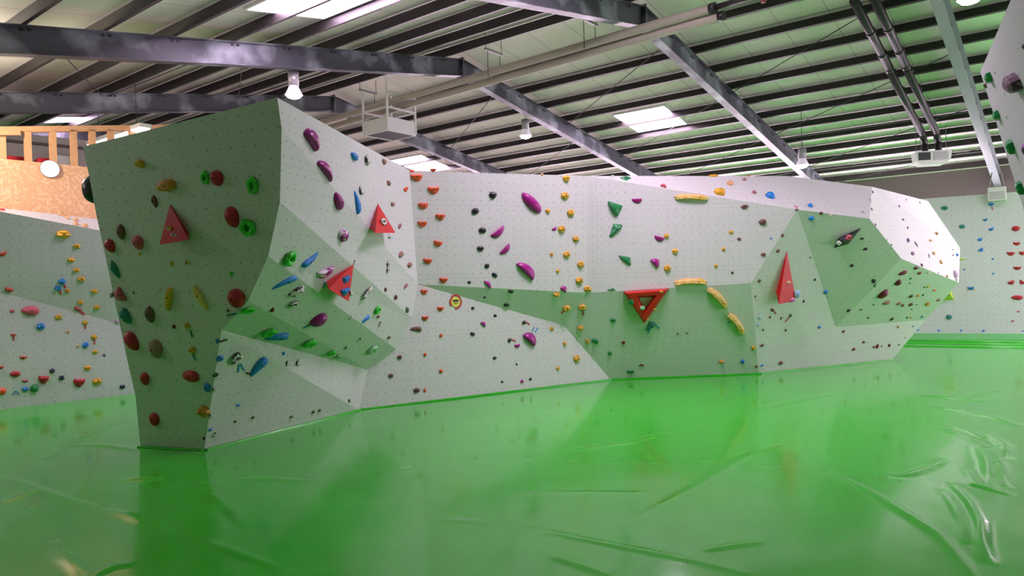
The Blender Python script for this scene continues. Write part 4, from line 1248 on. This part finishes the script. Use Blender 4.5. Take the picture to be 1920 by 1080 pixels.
GZ *= np.clip(edge / 0.6, 0, 1)
# keep the creases off the boulder's foot
vs = [(float(a), float(b_), float(c_)) for a, b_, c_ in zip(GX.ravel(), GY.ravel(), GZ.ravel())]
fs = []
for j in range(ny - 1):
    r0 = j * nx
    for i in range(nx - 1):
        fs.append((r0 + i, r0 + i + 1, r0 + nx + i + 1, r0 + nx + i))
k = len(vs)
big = [(-45, -25), (45, -25), (45, 50), (-45, 50), (XR0, YR0), (XR1, YR0), (XR1, YR1), (XR0, YR1)]
vs += [(x, y, 0.0) for x, y in big]
fs += [(k + 1, k + 2, k + 6, k + 5), (k + 2, k + 3, k + 7, k + 6), (k + 3, k, k + 4, k + 7)]
cm = MB().add([(-45, -25, 0), (45, -25, 0), (XR1, YR0, 0), (XR0, YR0, 0)], [(0, 1, 2, 3)]).build('floor_bounce', simple('pale bounce floor', (206, 202, 196), 0.6, var=0.06))  # unseen pale ground behind the camera, added for neutral bounce light
tag(cm, kind='structure')
cm = MB().box(hall(15.5, 5.6, 0.006), P, Q, UP, 22.0, 17.0, 0.012).build('floor_bounce_rear', simple('rear bounce slab', (200, 194, 190), 0.6, var=0.06))  # unseen pale slab behind the boulder, added so ceiling bounce is less green
tag(cm, kind='structure')
me = bpy.data.meshes.new('floor')
me.from_pydata(vs, [], fs)
me.materials.append(M['floor'])
me.polygons.foreach_set('use_smooth', [True] * len(me.polygons))
fl = link('floor', me)
tag(fl, kind='structure')
# upstand of the mat cover along the far wall
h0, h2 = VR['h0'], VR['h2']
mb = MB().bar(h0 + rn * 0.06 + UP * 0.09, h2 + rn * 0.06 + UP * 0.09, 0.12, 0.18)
M['mat_sheen'] = simple('mat edge with painted sheen', (132, 200, 138), 0.3, var=0.06)  # paler than the floor: the wall's reflection is put into the colour
o = mb.build('baseboard_far', M['mat_sheen'])
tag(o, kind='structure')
for k_, off in ((0, 0.75), (1, 1.5), (2, 2.4)):
    mb = MB()
    mb.tube(h0 + rn * off, h2 + rn * (off + 0.25), 0.035 if k_ else 0.05, 8)
    o = mb.build('trim_%d' % (k_ + 1), M['floor'], smooth=True)
    tag(o, kind='structure')
# raised lip of the mat along the boulder's foot
for i, (a, b_) in enumerate((('B1', 'B2'), ('B2', 'B3'), ('B3', 'B4'), ('B4', 'B5'), ('B0', 'B1'))):
    d_ = (V[b_] - V[a]).normalized()
    nn = Vector((d_.y, -d_.x, 0))
    if nn.dot(CC - V[a]) < 0:
        nn = -nn
    mb = MB().bar(V[a] + nn * 0.03 + UP * 0.012, V[b_] + nn * 0.03 + UP * 0.012, 0.06, 0.03)
    o = mb.build('trim_%d' % (i + 4), M['floor'], bevel=0.008)
    tag(o, kind='structure')

# ------------------------------------------------------------------ hall shell
PMIN, PMAX, QW, QL = -15.0, 27.0, 14.3, 19.0
ZR = 7.57          # top of rafters at the ridge
EAVE = ZR + 0.22 - QW * TAN
EAVL = ZR + 0.22 - QL * TAN


def struct(o):
    return tag(o, kind='structure')


mb = MB().box(hall((PMIN + PMAX) / 2, QW + 0.1, 2.7), P, Q, UP, PMAX - PMIN, 0.2, 5.6)
struct(mb.build('wall_right', M['wallbrown']))
mb = MB().box(hall((PMIN + PMAX) / 2, -QL - 0.1, 2.25), P, Q, UP, PMAX - PMIN, 0.2, 4.6)
struct(mb.build('wall_left', M['wallwhite']))
for nm, p_ in (('wall_front', PMIN - 0.1), ('wall_back', PMAX + 0.1)):
    c_ = [hall(p_ + e, q, z) for e in (-0.1, 0.1) for q, z in ((-QL, 0), (QW, 0), (QW, EAVE), (0, ZR + 0.22), (-QL, EAVL))]
    mb = MB().add(c_, [(0, 1, 2, 3, 4), (9, 8, 7, 6, 5)] + [(i, (i + 1) % 5, 5 + (i + 1) % 5, 5 + i) for i in range(5)])
    struct(mb.build(nm, M['wallwhite']))

# roof lining: two sloping boards with their own frame so that joints run across the hall
for nm, sgn in (('ceiling', 1), ('ceiling', -1)):
    sl = (QW if sgn > 0 else QL) / math.cos(math.radians(10)) + 0.1
    me = bpy.data.meshes.new(nm)
    X0, X1 = PMIN - 0.2, PMAX + 0.2
    me.from_pydata([(X0, 0, 0), (X1, 0, 0), (X1, sl, 0), (X0, sl, 0), (X0, 0, 0.12), (X1, 0, 0.12), (X1, sl, 0.12), (X0, sl, 0.12)], [],
                   [(0, 3, 2, 1), (4, 5, 6, 7), (0, 1, 5, 4), (2, 3, 7, 6), (1, 2, 6, 5), (3, 0, 4, 7)])
    me.materials.append(M['ceiling'])
    o = link(nm, me)
    dy = Q * sgn * math.cos(math.radians(10)) - UP * math.sin(math.radians(10))
    dz = P.cross(dy)
    o.matrix_world = Matrix.Translation(hall(0, 0, ZR + 0.24)) @ Matrix((P, dy, dz)).transposed().to_4x4()
    if dz.z < 0:
        for v_ in me.vertices:
            v_.co.z *= -1
    struct(o)

COS10, SIN10 = math.cos(math.radians(10)), math.sin(math.radians(10))


def ibeam(mb, a, b_, h, w, up, tf=0.016, tw=0.010):
    """I section whose top flange runs from a to b"""
    ax_ = (b_ - a).normalized()
    ay_ = up.cross(ax_).normalized()
    L = (b_ - a).length
    m_ = (a + b_) / 2
    mb.box(m_ - up * tf / 2, ax_, ay_, up, L, w, tf)
    mb.box(m_ - up * (h - tf / 2), ax_, ay_, up, L, w, tf)
    mb.box(m_ - up * h / 2, ax_, ay_, up, L, tw, h - 2 * tf)


for p_ in (-10, -5, 0, 5, 10, 15, 20):
    for sgn in (-1, 1):
        up = Q * sgn * SIN10 + UP * COS10
        mb = MB()
        qe = QW if sgn > 0 else QL
        ibeam(mb, hall(p_, 0, ZR), hall(p_, sgn * qe, ZR - qe * TAN), 0.42, 0.2, up)
        o = mb.build('roof_beam', M['steel_pale'] if p_ == -5 else M['steel'])
        struct(o)
        # web plates with bolt slots at the purlin seats
        pl_ = MB()
        for k_ in range(1, 13):
            q = sgn * (1.1 * k_ + (-0.5 if sgn < 0 else 0.22))
            if abs(q) > 13.5:
                continue
            c_ = hall(p_, q, ZR - abs(q) * TAN) - up * 0.05
            for e in (-0.09, 0.09):
                pl_.box(c_ - P * 0.0 + (Q * sgn * COS10 - UP * SIN10) * e * 0.6, P, Q * sgn * COS10 - UP * SIN10, up, 0.05, 0.05, 0.03)
        pb = pl_.build('purlin_cleat', M['black'], o)
        pb['kind'] = 'stuff'
    # ridge plate
    mb = MB().box(hall(p_, 0, ZR - 0.21), P, Q, UP, 0.22, 0.03, 0.5)
    struct(mb.build('roof_beam_plate', M['steel_pale'] if p_ == -5 else M['steel']))

for sgn in (-1, 1):
    up = Q * sgn * SIN10 + UP * COS10
    for k_ in range(1, 18):
        q = 1.1 * k_ + (-0.5 if sgn < 0 else 0.22)
        if q > (13.9 if sgn > 0 else 18.6):
            continue
        c_ = hall((PMIN + PMAX) / 2, sgn * q, ZR - q * TAN) + up * 0.11
        mb = MB()
        dy = Q * sgn * COS10 - UP * SIN10
        mb.box(c_, P, dy, up, PMAX - PMIN, 0.012, 0.2)
        mb.box(c_ - up * 0.095 - dy * 0.035 * sgn, P, dy, up, PMAX - PMIN, 0.07, 0.012)
        mb.box(c_ + up * 0.095 + dy * 0.035 * sgn, P, dy, up, PMAX - PMIN, 0.07, 0.012)
        struct(mb.build('roof_beam_purlin', M['purlin']))

# skylights let into the lining
SKY = [(2.8, -5.9, 1.8, 1.6), (2.9, 6.0, 1.65, 1.57), (12.75, 6.2, 1.7, 1.57), (14.8, -5.35, 0.9, 0.7), (-7.6, 7.2, 2.2, 1.8), (-2.7, -3.6, 2.3, 2.0), (-12.5, 6.0, 1.8, 1.6)]
for i, (p_, q, sp, sq) in enumerate(SKY):
    sgn = 1 if q > 0 else -1
    up = Q * sgn * SIN10 + UP * COS10
    dy = Q * sgn * COS10 - UP * SIN10
    c_ = hall(p_, q, ZR + 0.24 - abs(q) * TAN)
    mb = MB()
    for e in (-1, 1):
        mb.box(c_ - up * 0.03 + P * e * sp / 2, P, dy, up, 0.05, sq, 0.05)
        mb.box(c_ - up * 0.03 + dy * e * sq / 2, P, dy, up, sp, 0.05, 0.05)
    o = struct(mb.build('window_%d' % (i + 1), M['white']))
    mb = MB().box(c_ - up * 0.025, P, dy, up, sp - 0.05, sq - 0.05, 0.02)
    mb.build('pane', M['skylight'], o)

# glazed front end of the hall, behind the camera's right shoulder
for i, q in enumerate((2.3, 6.5, 10.7)):
    c_ = hall(PMIN + 0.05, q, 2.2)
    mb = MB()
    for e in (-1, 1):
        mb.box(c_ + Q * e * 2.0, P, Q, UP, 0.12, 0.08, 2.9)
        mb.box(c_ + UP * e * 1.45, P, Q, UP, 0.12, 4.08, 0.08)
    mb.box(c_, P, Q, UP, 0.08, 0.06, 2.9)
    o = struct(mb.build('window_%d' % (i + 9), M['white']))
    mb = MB().box(c_, P, Q, UP, 0.03, 3.95, 2.85)
    mb.build('pane', M['windowglow'], o)

# unseen glowing windows added to the side wall to brighten the ceiling
for i, p_ in enumerate((3.0, 8.0, 13.0, 18.0, -12.5, -2.5, -7.5)):
    c_ = hall(p_, QW - 0.05, 2.7 if p_ > 0 or p_ < -10 else 2.1)
    mb = MB()
    for e in (-1, 1):
        mb.box(c_ + P * e * 2.0, Q, P, UP, 0.12, 0.08, 3.2)
        mb.box(c_ + UP * e * 1.6, Q, P, UP, 0.12, 4.08, 0.08)
    mb.box(c_, Q, P, UP, 0.08, 0.06, 3.2)
    o = struct(mb.build('window_%d' % (i + 12), M['white']))
    MB().box(c_, Q, P, UP, 0.03, 3.95, 3.15).build('pane', M['fillwindow'], o)

# ------------------------------------------------------------------ lamps
def bay_lamp(x, y, d, cable, label, power=90):
    """x,y: pixel at the centre of the reflector rim"""
    c_ = at(x, y, d)
    r_ = 0.17
    e = empty('pendant_lamp', c_)
    tag(e, label, 'lamp', 'high bay pendant lamps')
    MB().tube(c_ + UP * 0.18, c_ + UP * 0.44, 0.105, 20).build('housing', M['lampgrey'], e, smooth=True)
    MB().tube(c_ + UP * 0.44, c_ + UP * 0.455, 0.11, 20).build('lid', M['grille'], e)
    MB().tube(c_, c_ + UP * 0.18, r_, 24, 0.085, cap=False).build('reflector', M['glowcup'], e, smooth=True)
    mb = MB()
    mb.add(*[(lambda v: v)(x_) for x_ in ([c_ + Vector((math.cos(a) * rr, math.sin(a) * rr, zz)) for rr, zz in ((r_ * 0.96, 0.0), (0.12, -0.05), (0.05, -0.075)) for a in [i * 2 * math.pi / 18 for i in range(18)]],
            [(k * 18 + i, k * 18 + (i + 1) % 18, (k + 1) * 18 + (i + 1) % 18, (k + 1) * 18 + i) for k in range(2) for i in range(18)] + [tuple(range(36, 54))])])
    mb.build('bulb', M['bulb'], e, smooth=True)
    MB().tube(c_ + UP * 0.45, c_ + UP * (0.53 + cable), 0.008, 6).build('cable', M['rod'], e)
    return e


bay_lamp(551, 178, 14.15, 0.14, 'glowing pendant lamp under the ridge beam just above the tower top')
bay_lamp(985.5, 255, 20.0, 0.12, 'glowing pendant lamp hanging above the central wall beside the middle roof beam')
bay_lamp(1504.5, 310, 19.0, 0.9, 'glowing pendant lamp above the sunlit sloping top')
bay_lamp(1818, -2, 10.8, 0.5, 'glowing pendant lamp at the top edge near the pale roof beam')
for (p_, q, zz, pw) in ((4.9, -12.6, 4.4, 170),):
    l = bpy.data.lights.new('hall_lamp', 'POINT')
    l.energy = pw
    l.shadow_soft_size = 0.16
    l.color = (1.0, 0.95, 0.92)
    o = bpy.data.objects.new('hall_lamp', l)
    COL.objects.link(o)
    o.location = hall(p_, q, zz)

# ------------------------------------------------------------------ pipes along the hall under the beams
def pipe_line(pts, r_, mat, name, label, seg=14, closed=True):
    mb = MB()
    for a, b_ in zip(pts[:-1], pts[1:]):
        mb.tube(a, b_, r_, seg)
    o = mb.build(name, mat, smooth=True)
    tag(o, label, 'pipe', 'pipes and ducts under the roof')
    return o


def line_pq(x0, y0, z):
    """point on the vertical-height plane z seen at a pixel"""
    return onz(x0, y0, z)


pa0 = onz(1333, 16, 6.82)
pa1 = onz(870, 151, 6.82)
dirp = (pa1 - pa0).normalized()
pipeA = pipe_line([pa0, pa1 + dirp * 14], 0.085, M['duct'], 'pipe', 'upper of two long cream pipes under the roof ridge')
pb0 = onz(1349, 31, 6.68)
pb1 = onz(870, 167, 6.68)
dirb = (pb1 - pb0).normalized()
pipeB = pipe_line([pb0, pb1 + dirb * 14], 0.08, M['duct'], 'pipe', 'lower of two long cream pipes under the roof ridge')
for par, p0, dd, r_ in ((pipeA, pa0, dirp, 0.095), (pipeB, pb0, dirb, 0.085)):
    MB().tube(p0 - dd * 0.09, p0 + dd * 0.02, r_, 16).build('end_cap', M['black'], par, smooth=True)
flue = pipe_line([pa0 - dirp * 0.05, pa0 - dirp * 1.4], 0.05, M['dark_pipe'], 'pipe', 'thin dark flue pipe continuing from the upper cream pipe end')
MB().tube(pa0 - dirp * 0.95 - UP * 0.16, pa0 - dirp * 0.95 - UP * 0.02, 0.04, 10, 0.08).build('red_valve', M['rust'], flue)
# trapeze hangers
for i, (x, y) in enumerate(((935, 97), (1118, 47), (700, 165))):
    b0 = pa0 + dirp * ((onz(x, y + 40, 6.82) - pa0).dot(dirp)) + UP * 0.45
    e = empty('pipe_hanger', b0)
    tag(e, ('trapeze hanger holding the cream pipes near the ridge beam joint', 'trapeze hanger holding the cream pipes near the upper ridge beam', 'trapeze hanger holding the cream pipes behind the white hanging platform')[i], 'hanger', 'trapeze pipe hangers')
    MB().bar(b0 - Q * 0.3, b0 + Q * 0.3, 0.05, 0.05).build('crossbar', M['rod_pale'], e)
    for s_ in (-0.22, 0.22):
        MB().tube(b0 + Q * s_, b0 + Q * s_ - UP * 0.6, 0.008, 6).build('rod', M['rod'], e)
    for s_ in (-0.28, 0.28):
        MB().tube(b0 + Q * s_, b0 + Q * s_ + UP * 0.35, 0.008, 6).build('rod', M['rod'], e)

# two dark flues running down the roof to the heater
heat_d = 19.2
hc = at(1746, 296, heat_d)
def roofz(p_, q):
    return ZR - abs(q) * TAN
def pq_of(X):
    v_ = X - A0
    return v_.dot(P), v_.dot(Q)
hp, hq = pq_of(hc)
def slope_point(q, dp, dz):
    return hall(hp + dp, q, ZR - 0.30 - q * TAN + dz)
for i, dp in enumerate((0.16, -0.16)):
    topq = hq + 0.1
    pts = [slope_point(1.2, dp, 0), slope_point(hq - 4.5, dp, 0), slope_point(hq - 4.4, dp, -0.05), slope_point(topq - 0.35, dp, -0.08)]
    low = hall(hp + dp, topq, 0)
    low.z = pts[-1].z - 0.22
    pts.append(low.copy())
    low2 = low.copy()
    low2.z = hc.z + 0.15
    pts.append(low2)
    f_ = pipe_line(pts, 0.085, M['dark_pipe'], 'flue_pipe', ('dark flue pipe running down the roof to the white heater, nearer the middle beam', 'dark flue pipe running down the roof to the white heater, nearer the pale beam')[i])
    for qq in np.linspace(2.5, hq - 1, 6):
        a = slope_point(float(qq), dp, 0)
        MB().tube(a, a + (Q * COS10 - UP * SIN10) * 0.08, 0.1, 14).build('pipe_collar', M['black'], f_, smooth=True)

# white unit heater
e = empty('unit_heater', hc)
tag(e, 'white unit heater hanging from the roof at the end of two dark flues', 'heater')
fwd = Vector((-hc.x, -hc.y, 0)).normalized()
fwd = (fwd + Vector((0.25, -0.05, 0))).normalized()
sid = UP.cross(fwd).normalized()
mb = MB()
wv, hv, dv = 0.86, 0.34, 0.5
fr = [hc + fwd * dv / 2 + sid * s_ * wv / 2 * k_ + UP * z_ for s_, z_, k_ in ((-1, 0.16, 1.0), (1, 0.16, 1.0), (1, -0.1, 0.93), (0.7, -0.2, 0.9), (-0.7, -0.2, 0.9), (-1, -0.1, 0.93))]
bk = [v_ - fwd * dv for v_ in fr]
mb.add(fr + bk, [(0, 1, 2, 3, 4, 5), (11, 10, 9, 8, 7, 6)] + [(i, (i + 1) % 6, 6 + (i + 1) % 6, 6 + i) for i in range(6)])
mb.build('body', M['white'], e, bevel=0.01)
MB().box(hc + fwd * (dv / 2 + 0.005) - sid * 0.22 + UP * 0.02, sid, fwd, UP, 0.28, 0.02, 0.2).build('dark_grille', M['grille'], e)
g_ = MB()
for k_ in range(5):
    g_.box(hc + fwd * (dv / 2 + 0.012) + sid * 0.17 + UP * (0.1 - k_ * 0.045), sid, fwd, UP, 0.34, 0.02, 0.025)
g_.build('pale_louvre', M['grille_pale'], e)
for s_ in (-0.36, 0.36):
    MB().tube(hc + sid * s_ + UP * 0.15, hc + sid * s_ + UP * 0.85, 0.008, 6).build('hanger_rod', M['rod_pale'], e)

# small white box light at the foot of the pale beam
bc = at(1869.5, 364, 20.2)
e = empty('floodlight_box', bc)
tag(e, 'small white floodlight box on bracket arms at the end of the pale beam', 'lamp')
fw = Vector((-bc.x, -bc.y, 0)).normalized()
sd_ = UP.cross(fw).normalized()
MB().box(bc, sd_, fw, UP, 0.44, 0.25, 0.38).build('housing', M['white'], e, bevel=0.015)
MB().box(bc + fw * 0.127 - UP * 0.05, sd_, fw, UP, 0.37, 0.012, 0.22).build('front_glass', M['grille_pale'], e)
for s_ in (-0.18, 0.18):
    MB().tube(bc + sd_ * s_ + UP * 0.18, bc + sd_ * s_ * 0.6 + UP * 0.62, 0.018, 8).build('bracket_arm', M['rod_pale'], e)

# white hanging platform over the pipes
n0 = at(727, 245, 17.9)
e = empty('hanging_platform', n0)
tag(e, 'white hanging platform with railing posts and a dark grating floor above the tower side', 'platform')
w_p = (hit(681.5, 255, (n0, UP)) - n0).length
w_q = (hit(781, 255, (n0, UP)) - n0).length
w_p = min(max(w_p, 0.6), 1.6)
w_q = min(max(w_q, 0.6), 1.6)
ph = 0.36
c_ = n0 + P * w_p / 2 + Q * w_q / 2
MB().box(n0 + P * w_p / 2 + UP * ph / 2, P, Q, UP, w_p, 0.03, ph).build('side_panel', M['white'], e)
MB().box(n0 + Q * w_q / 2 + UP * ph / 2, Q, P, UP, w_q, 0.03, ph).build('side_panel', M['white'], e)
MB().box(c_ + P * w_p / 2 + UP * ph / 2, Q, P, UP, w_q, 0.03, ph).build('side_panel', M['white'], e)
MB().box(c_ + Q * w_q / 2 + UP * ph / 2, P, Q, UP, w_p, 0.03, ph).build('side_panel', M['white'], e)
g_ = MB()
for k_ in range(13):
    g_.box(n0 + P * (0.1 + (w_p - 0.2) * k_ / 12) + Q * w_q / 2 + UP * 0.02, P, Q, UP, 0.035, w_q - 0.06, 0.03)
g_.build('grating', M['grille'], e)
MB().box(c_ + UP * 0.05, P, Q, UP, w_p - 0.06, w_q - 0.06, 0.02).build('floor_plate', M['grille'], e)
posts = {}
for nm, pp_, qq_ in (('n', 0, 0), ('l', w_p, 0), ('r', 0, w_q), ('f', w_p, w_q)):
    b_ = n0 + P * pp_ + Q * qq_
    ht = {'n': 1.36, 'l': 1.15, 'r': 1.2, 'f': 1.2}[nm]
    posts[nm] = b_
    MB().bar(b_ + UP * 0.05, b_ + UP * ht, 0.05, 0.05, Q).build('post', M['white'], e)
for a, b_ in (('n', 'r'), ('l', 'n'), ('f', 'r'), ('l', 'f')):
    for z_ in ((0.6, 1.0) if a != 'l' else (0.6,)):
        MB().bar(posts[a] + UP * z_, posts[b_] + UP * z_, 0.04, 0.04).build('rail', M['white'], e)

# bracing rods under the purlins
def rod(p0, q0, p1, q1, r_, mat, label, dz=-0.06):
    a = hall(p0, q0, ZR + dz - abs(q0) * TAN)
    b_ = hall(p1, q1, ZR + dz - abs(q1) * TAN)
    o = MB().tube(a, b_, r_, 6).build('brace_rod', mat)
    tag(o, label, 'rod', 'roof bracing rods')
bays = {0: 'the wide bay before the pale beam', 5: 'the middle roof bay', 10: 'the roof bay behind the platform'}
k_ = 0
for (pa, pb, nm) in ((-5, 0, 'the roof bay before the pale beam'), (0, 5, 'the middle roof bay'), (5, 10, 'the roof bay past the ridge joint')):
    for i, q in enumerate((1.8, 5.1, 8.4, 11.7) if pa < 5 else (2.0, 6.0, 10.0)):
        on = ('nearest the ridge', 'second from the ridge', 'third from the ridge', 'nearest the eaves')[i]
        rod(pb, q, pa, q + 0.0, 0.009, M['rod_pale'] if pa < 0 else M['rod'], 'thin straight tie rod across %s, %s' % (nm, on))
        rod(pb, min(q + 2.9, 13.5), pa, q - 0.4, 0.011, M['rod'], 'thin diagonal brace rod across %s, %s' % (nm, on))
for i, q in enumerate((-2.9, -6.2, -9.5)):
    on = ('nearest the ridge', 'in the middle of the slope', 'nearest the gallery')[i]
    rod(10, q, 5, q + 0.1, 0.010, M['rod'], 'thin tie rod above the tower, %s' % on)
    rod(10, q - 0.1, 5, q - 3.0, 0.010, M['rod'], 'thin diagonal brace rod above the tower, %s' % on)

# ------------------------------------------------------------------ gallery beyond the tower
def gal(x, y, k):
    return at(x, y, lbase(x).y * k)
gdir = (lbase(300) - lbase(0)).normalized()
gn = Vector((gdir.y, -gdir.x, 0))
if gn.dot(CC - lbase(0)) < 0:
    gn = -gn
gpl = (lbase(0) - gn * 0.32, gn)
# chipboard parapet
tl, tr = hit(-110, 286.5, gpl), hit(420, 338, gpl)
tl = tl + (tl - tr).normalized() * 2.6
bl, br = tl.copy(), tr.copy()
bl.z = br.z = 3.2
zt = [tl, tr, br, bl]
mb = MB().add(zt + [v_ - gn * 0.05 for v_ in zt], [(0, 1, 2, 3), (7, 6, 5, 4), (0, 4, 5, 1), (1, 5, 6, 2), (2, 6, 7, 3), (3, 7, 4, 0)])
struct(mb.build('wall_gallery', M['osb']))
# pine studs and plates
gst = (gpl[0] - gn * 0.1, gn)
def ptop(x):
    return hit(x, 239 + (x - 0) * -0.004, gst)
for x in (-180, -125, -78, -34, 8, 56, 103, 142, 177, 212, 252, 300):
    xt = x - 5
    tpt = hit(xt, 246 - xt * 0.013, gst)
    bot = tpt.copy()
    bot.z = 3.6
    o = MB().bar(bot, tpt, 0.1, 0.11, gdir).build('trim_stud', M['pine'])
    struct(o)
a, b_ = hit(-110, 245, gst), hit(420, 238, gst)
a = a + (a - b_).normalized() * 2.4
struct(MB().bar(a + UP * 0.0, b_, 0.1, 0.11).build('trim_plate', M['pine']))
a2, b2 = hit(-60, 250, gst), hit(36, 250, gst)
struct(MB().bar(a2 + gn * 0.08, b2 + gn * 0.08, 0.06, 0.1).build('trim_noggin', M['pine']))
# gallery floor and rear partition
c_ = (gpl[0] - gn * 2.3)
mid = (tl + tr) / 2
mb = MB().box(Vector((mid.x, mid.y, 3.3)) - gn * 2.4, gdir, gn, UP, 11.0, 4.6, 0.15)
struct(mb.build('floor_gallery', M['wallgrey']))
rear = Vector((mid.x, mid.y, 4.6)) - gn * 4.4
struct(MB().box(rear, gdir, gn, UP, 12.5, 0.1, 2.6).build('wall_gallery_rear', M['wallgrey']))
rpl = (rear + gn * 0.06, gn)
x0, x1 = hit(-40, 259, rpl), hit(160, 259, rpl)
x1.z = x0.z
struct(MB().bar(x0 + gn * 0.04, x1 + gn * 0.04, 0.08, 0.06).build('trim_rail', M['wallbrown']))
d0 = hit(113, 300, rpl)
MBd = MB().box(Vector((d0.x, d0.y, 4.4)) + gn * 0.02, gdir, gn, UP, 0.42, 0.06, 2.1)
dr = struct(MBd.build('door_1', M['white']))
MB().box(Vector((d0.x, d0.y, 4.4)) + gdir * 0.24 + gn * 0.04, gdir, gn, UP, 0.06, 0.08, 2.15).build('door_frame', M['grille'], dr)
# red cushions behind the parapet
cp = (gpl[0] - gn * 0.7, gn)
for (x, y, w, lab) in ((30, 298, 0.33, 'red seat cushion on the gallery between the first two pine studs'), (82, 301, 0.28, 'red seat cushion on the gallery above the round lamp')):
    p_ = hit(x, y + 6, cp)
    o = MB().box(p_, gdir, gn, UP, w, 0.3, 0.2).build('seat_cushion', M['redfabric'], bevel=0.05)
    tag(o, lab, 'cushion', 'red cushions on the gallery')
    # the bench they lie on
bench_l = hit(-60, 318, cp)
bench_r = hit(150, 325, cp)
bench_r.z = bench_l.z
zt_ = hit(30, 304, cp).z - 0.1
for i_ in (0,):
    m_ = (bench_l + bench_r) / 2
    o = MB().box(Vector((m_.x, m_.y, (zt_ + 3.375) / 2)), gdir, gn, UP, (bench_r - bench_l).length, 0.4, zt_ - 3.375).build('bench', M['pine'])
    tag(o, 'low wooden bench on the gallery behind the chipboard front', 'bench')
# round lamp on the chipboard
lp = hit(93, 317, gpl)
e = empty('round_wall_lamp', lp)
tag(e, 'round white glowing lamp on the top edge of the chipboard front', 'lamp')
MB().tube(lp + gn * 0.0, lp + gn * 0.035, 0.165, 28).build('lamp_base', M['lampgrey'], e)
vs_, fs_, tp_, _ = make_shape('ball', 0)
mb = MB().add([lp + gn * 0.03 + gdir * v_[0] * 0.155 + UP * v_[1] * 0.155 + gn * v_[2] * 0.07 for v_ in vs_], fs_)
mb.build('lamp_shade', M['warmlamp'], e, smooth=True)
# long strip light hanging behind the tower
s1 = at(273, 238, 14.6)
s0 = s1 + P * 2.6
e = empty('strip_light', s1)
tag(e, 'long white strip light hanging behind the tower top corner', 'lamp')
MB().box((s0 + s1) / 2 + UP * 0.03, P, Q, UP, 2.6, 0.24, 0.08).build('housing', M['white'], e)
MB().box((s0 + s1) / 2 - UP * 0.02, P, Q, UP, 2.56, 0.2, 0.03).build('diffuser', M['tube'], e)
for f_ in (0.15, 0.85):
    p_ = s1.lerp(s0, f_)
    p2, q2 = pq_of(p_)
    MB().tube(p_ + UP * 0.06, Vector((p_.x, p_.y, ZR - abs(q2) * TAN)), 0.006, 6).build('hanger_wire', M['rod'], e)

# ------------------------------------------------------------------ gallery light, world, camera
l = bpy.data.lights.new('gallery_light', 'POINT')
l.energy = 850
l.color = (1.0, 0.84, 0.74)
l.shadow_soft_size = 0.25
o = bpy.data.objects.new('gallery_light', l)
COL.objects.link(o)
o.location = lp + gn * 1.5 - gdir * 2.2 + UP * 0.9

w = bpy.data.worlds.new('World')
scene.world = w
w.use_nodes = True
w.node_tree.nodes['Background'].inputs[0].default_value = (0.75, 0.85, 1, 1)
w.node_tree.nodes['Background'].inputs[1].default_value = 0.3

cam = bpy.data.cameras.new('Camera')
cam.sensor_width = 36
cam.lens = FPX / 1920 * 36
cam.clip_start = 0.05
cam.clip_end = 200
co = bpy.data.objects.new('Camera', cam)
COL.objects.link(co)
co.matrix_world = Matrix.Translation(CC) @ Matrix((CR, CU, -CF)).transposed().to_4x4()
scene.camera = co

scene.view_settings.view_transform = 'Standard'
scene.view_settings.look = 'None'
scene.view_settings.gamma = 1
scene.view_settings.use_curve_mapping = False
scene.view_settings.exposure = -1.04
cy = scene.cycles
cy.use_denoising = True
cy.max_bounces = 10
cy.diffuse_bounces = 6
cy.glossy_bounces = 4
cy.caustics_reflective = False
cy.caustics_refractive = False
cy.sample_clamp_indirect = 6
